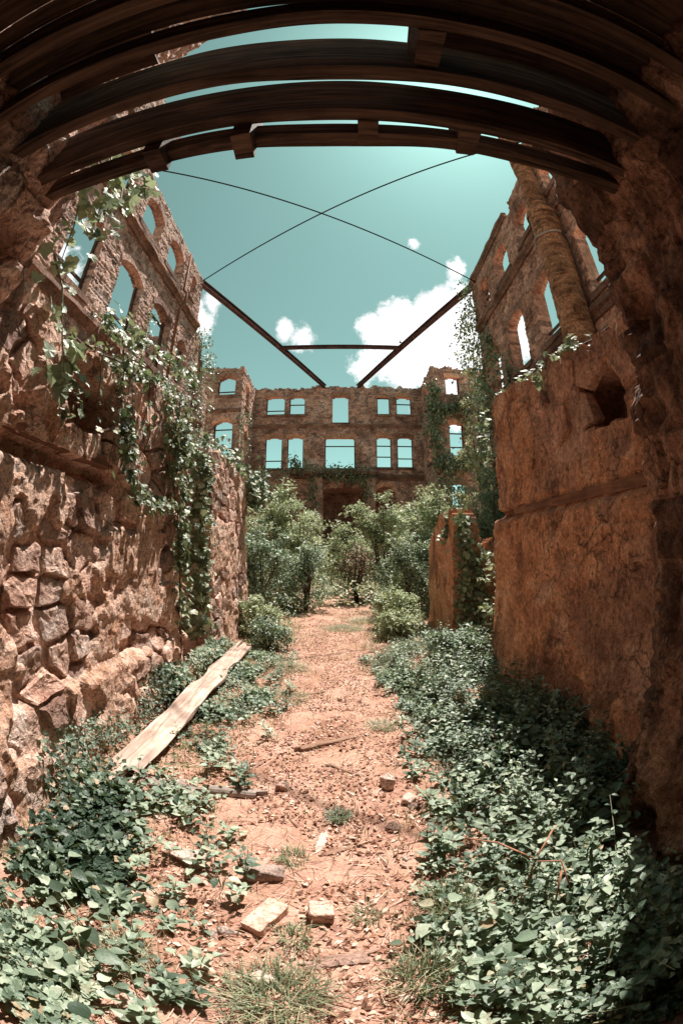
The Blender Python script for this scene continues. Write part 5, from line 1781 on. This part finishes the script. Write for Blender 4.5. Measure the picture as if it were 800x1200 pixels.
def grass_tuft(x, y, r, h, n, mat, label, seed):
    rng = np.random.default_rng(seed)
    a = rng.uniform(0, 6.28, n); rr = r * np.sqrt(rng.random(n)) * .5
    b = np.stack([rr * np.cos(a), rr * np.sin(a), 0 * a], -1)
    n_r = rng.random(n); H = h * (.25 + .85 * n_r); o_ = a + rng.normal(size=n) * 1.1; R = r * rng.uniform(.15, .85, n); b = b * (1 + .9 * rng.random((n, 1)))
    w = .0022
    ax = np.stack([np.cos(o_), np.sin(o_), a * 0], -1); sd = np.stack([-np.sin(o_), np.cos(o_), a * 0], -1)
    up = np.array([0, 0, 1.0])
    rows = []
    for t, ww in ((0, 1), (.4, 1), (.75, .7)):
        c = b + ax * (R * t * t)[:, None] + up * (H * t * (1 - .25 * t))[:, None]
        rows += [c - sd * w * ww, c + sd * w * ww]
    rows.append(b + ax * (R * 1.0)[:, None] + up * (H * .72)[:, None])
    V = np.stack(rows, 1)
    off = (np.arange(n) * 7)[:, None]
    F = [np.concatenate([np.array([[0, 1, 3, 2]]) + off, np.array([[2, 3, 5, 4]]) + off]), np.array([[4, 5, 6]]) + off]
    o = obj('grass_tuft', mesh_np('grass_tuft', V.reshape(-1, 3), F, np.repeat(rng.random(n), 7)), M[mat])
    o.location = (x, y, on_ground(x, y) - .005)
    tag(o, label, 'grass')


grass_tuft(-.22, .74, .22, .20, 420, 'grass', 'green grass tuft growing around the pale flat stone', 1)
grass_tuft(-.02, 2.15, .09, .10, 220, 'leaf', 'round green tuft alone on bare dirt beyond the pale shard', 2)
grass_tuft(-.25, 1.72, .10, .09, 140, 'grass', 'small green tuft behind the pale stone lump', 3)
grass_tuft(.35, 3.6, .16, .08, 260, 'grass', 'green tuft on the path close to the long stick tip', 4)
grass_tuft(-.78, .78, .16, .20, 260, 'drygrass', 'straw-coloured dry grass tuft among broad-leaved weeds', 5)
grass_tuft(-.18, 1.12, .10, .11, 140, 'grass', 'thin grass beside the whole brick', 6)
grass_tuft(.10, 1.28, .08, .08, 100, 'grass', 'thin grass behind the half brick', 7)
grass_tuft(.30, .85, .16, .24, 260, 'grass', 'long grass at the edge of the leafy ground cover', 8)
grass_tuft(.45, 1.25, .14, .26, 200, 'grass', 'long thin grass among round-leaved weeds', 9)
grass_tuft(-.6, 4.4, .30, .10, 420, 'grass', 'wide low grass patch beside the long plank', 10)
grass_tuft(-.75, 5.6, .35, .12, 500, 'grass', 'wide low grass patch near the far plank end', 11)
grass_tuft(0.05, 8.6, .50, .10, 700, 'grass', 'low grass patch across the far end of the path', 12)
grass_tuft(.55, 9.5, .45, .16, 600, 'grass', 'taller grass by the shrubs where the path ends', 13)


def bramble():
    root = empty('dry_bramble', (.78, 1.05, .2), 'bent reddish dry bramble stems above the ground cover', 'bramble')
    for pts in ([(.70, 1.10, .12), (.74, 1.16, .36), (.80, 1.06, .42), (.84, .98, .30)], [(.74, 1.15, .38), (.62, 1.30, .40), (.52, 1.42, .36)], [(.74, 1.16, .37), (.86, 1.28, .42)], [(.79, 1.02, .40), (.77, .95, .28)]):
        mb = MB(); mb.tube(pts, [.005, .0045, .004, .003][:len(pts)], 5)
        part('stem', mb.mesh('stem', True), M['redstem'], root)


bramble()
mb = MB()
mb.tube([(0, 0, 0), (.10, 0, .01), (.22, 0, 0)], [.01, .05, .012], 8)
mb.add([(.06, .03, .02), (.15, .03, .02), (.05, .28, .10), (.06, -.03, .02), (.15, -.03, .02), (.05, -.28, .10)], [(0, 1, 2), (3, 5, 4)])
o = tag(obj('bird', mb.mesh('bird'), M['cable']), 'tiny dark bird flying in front of the big white cloud', 'bird')
o.location = (3.6, 24.0, 14.5)
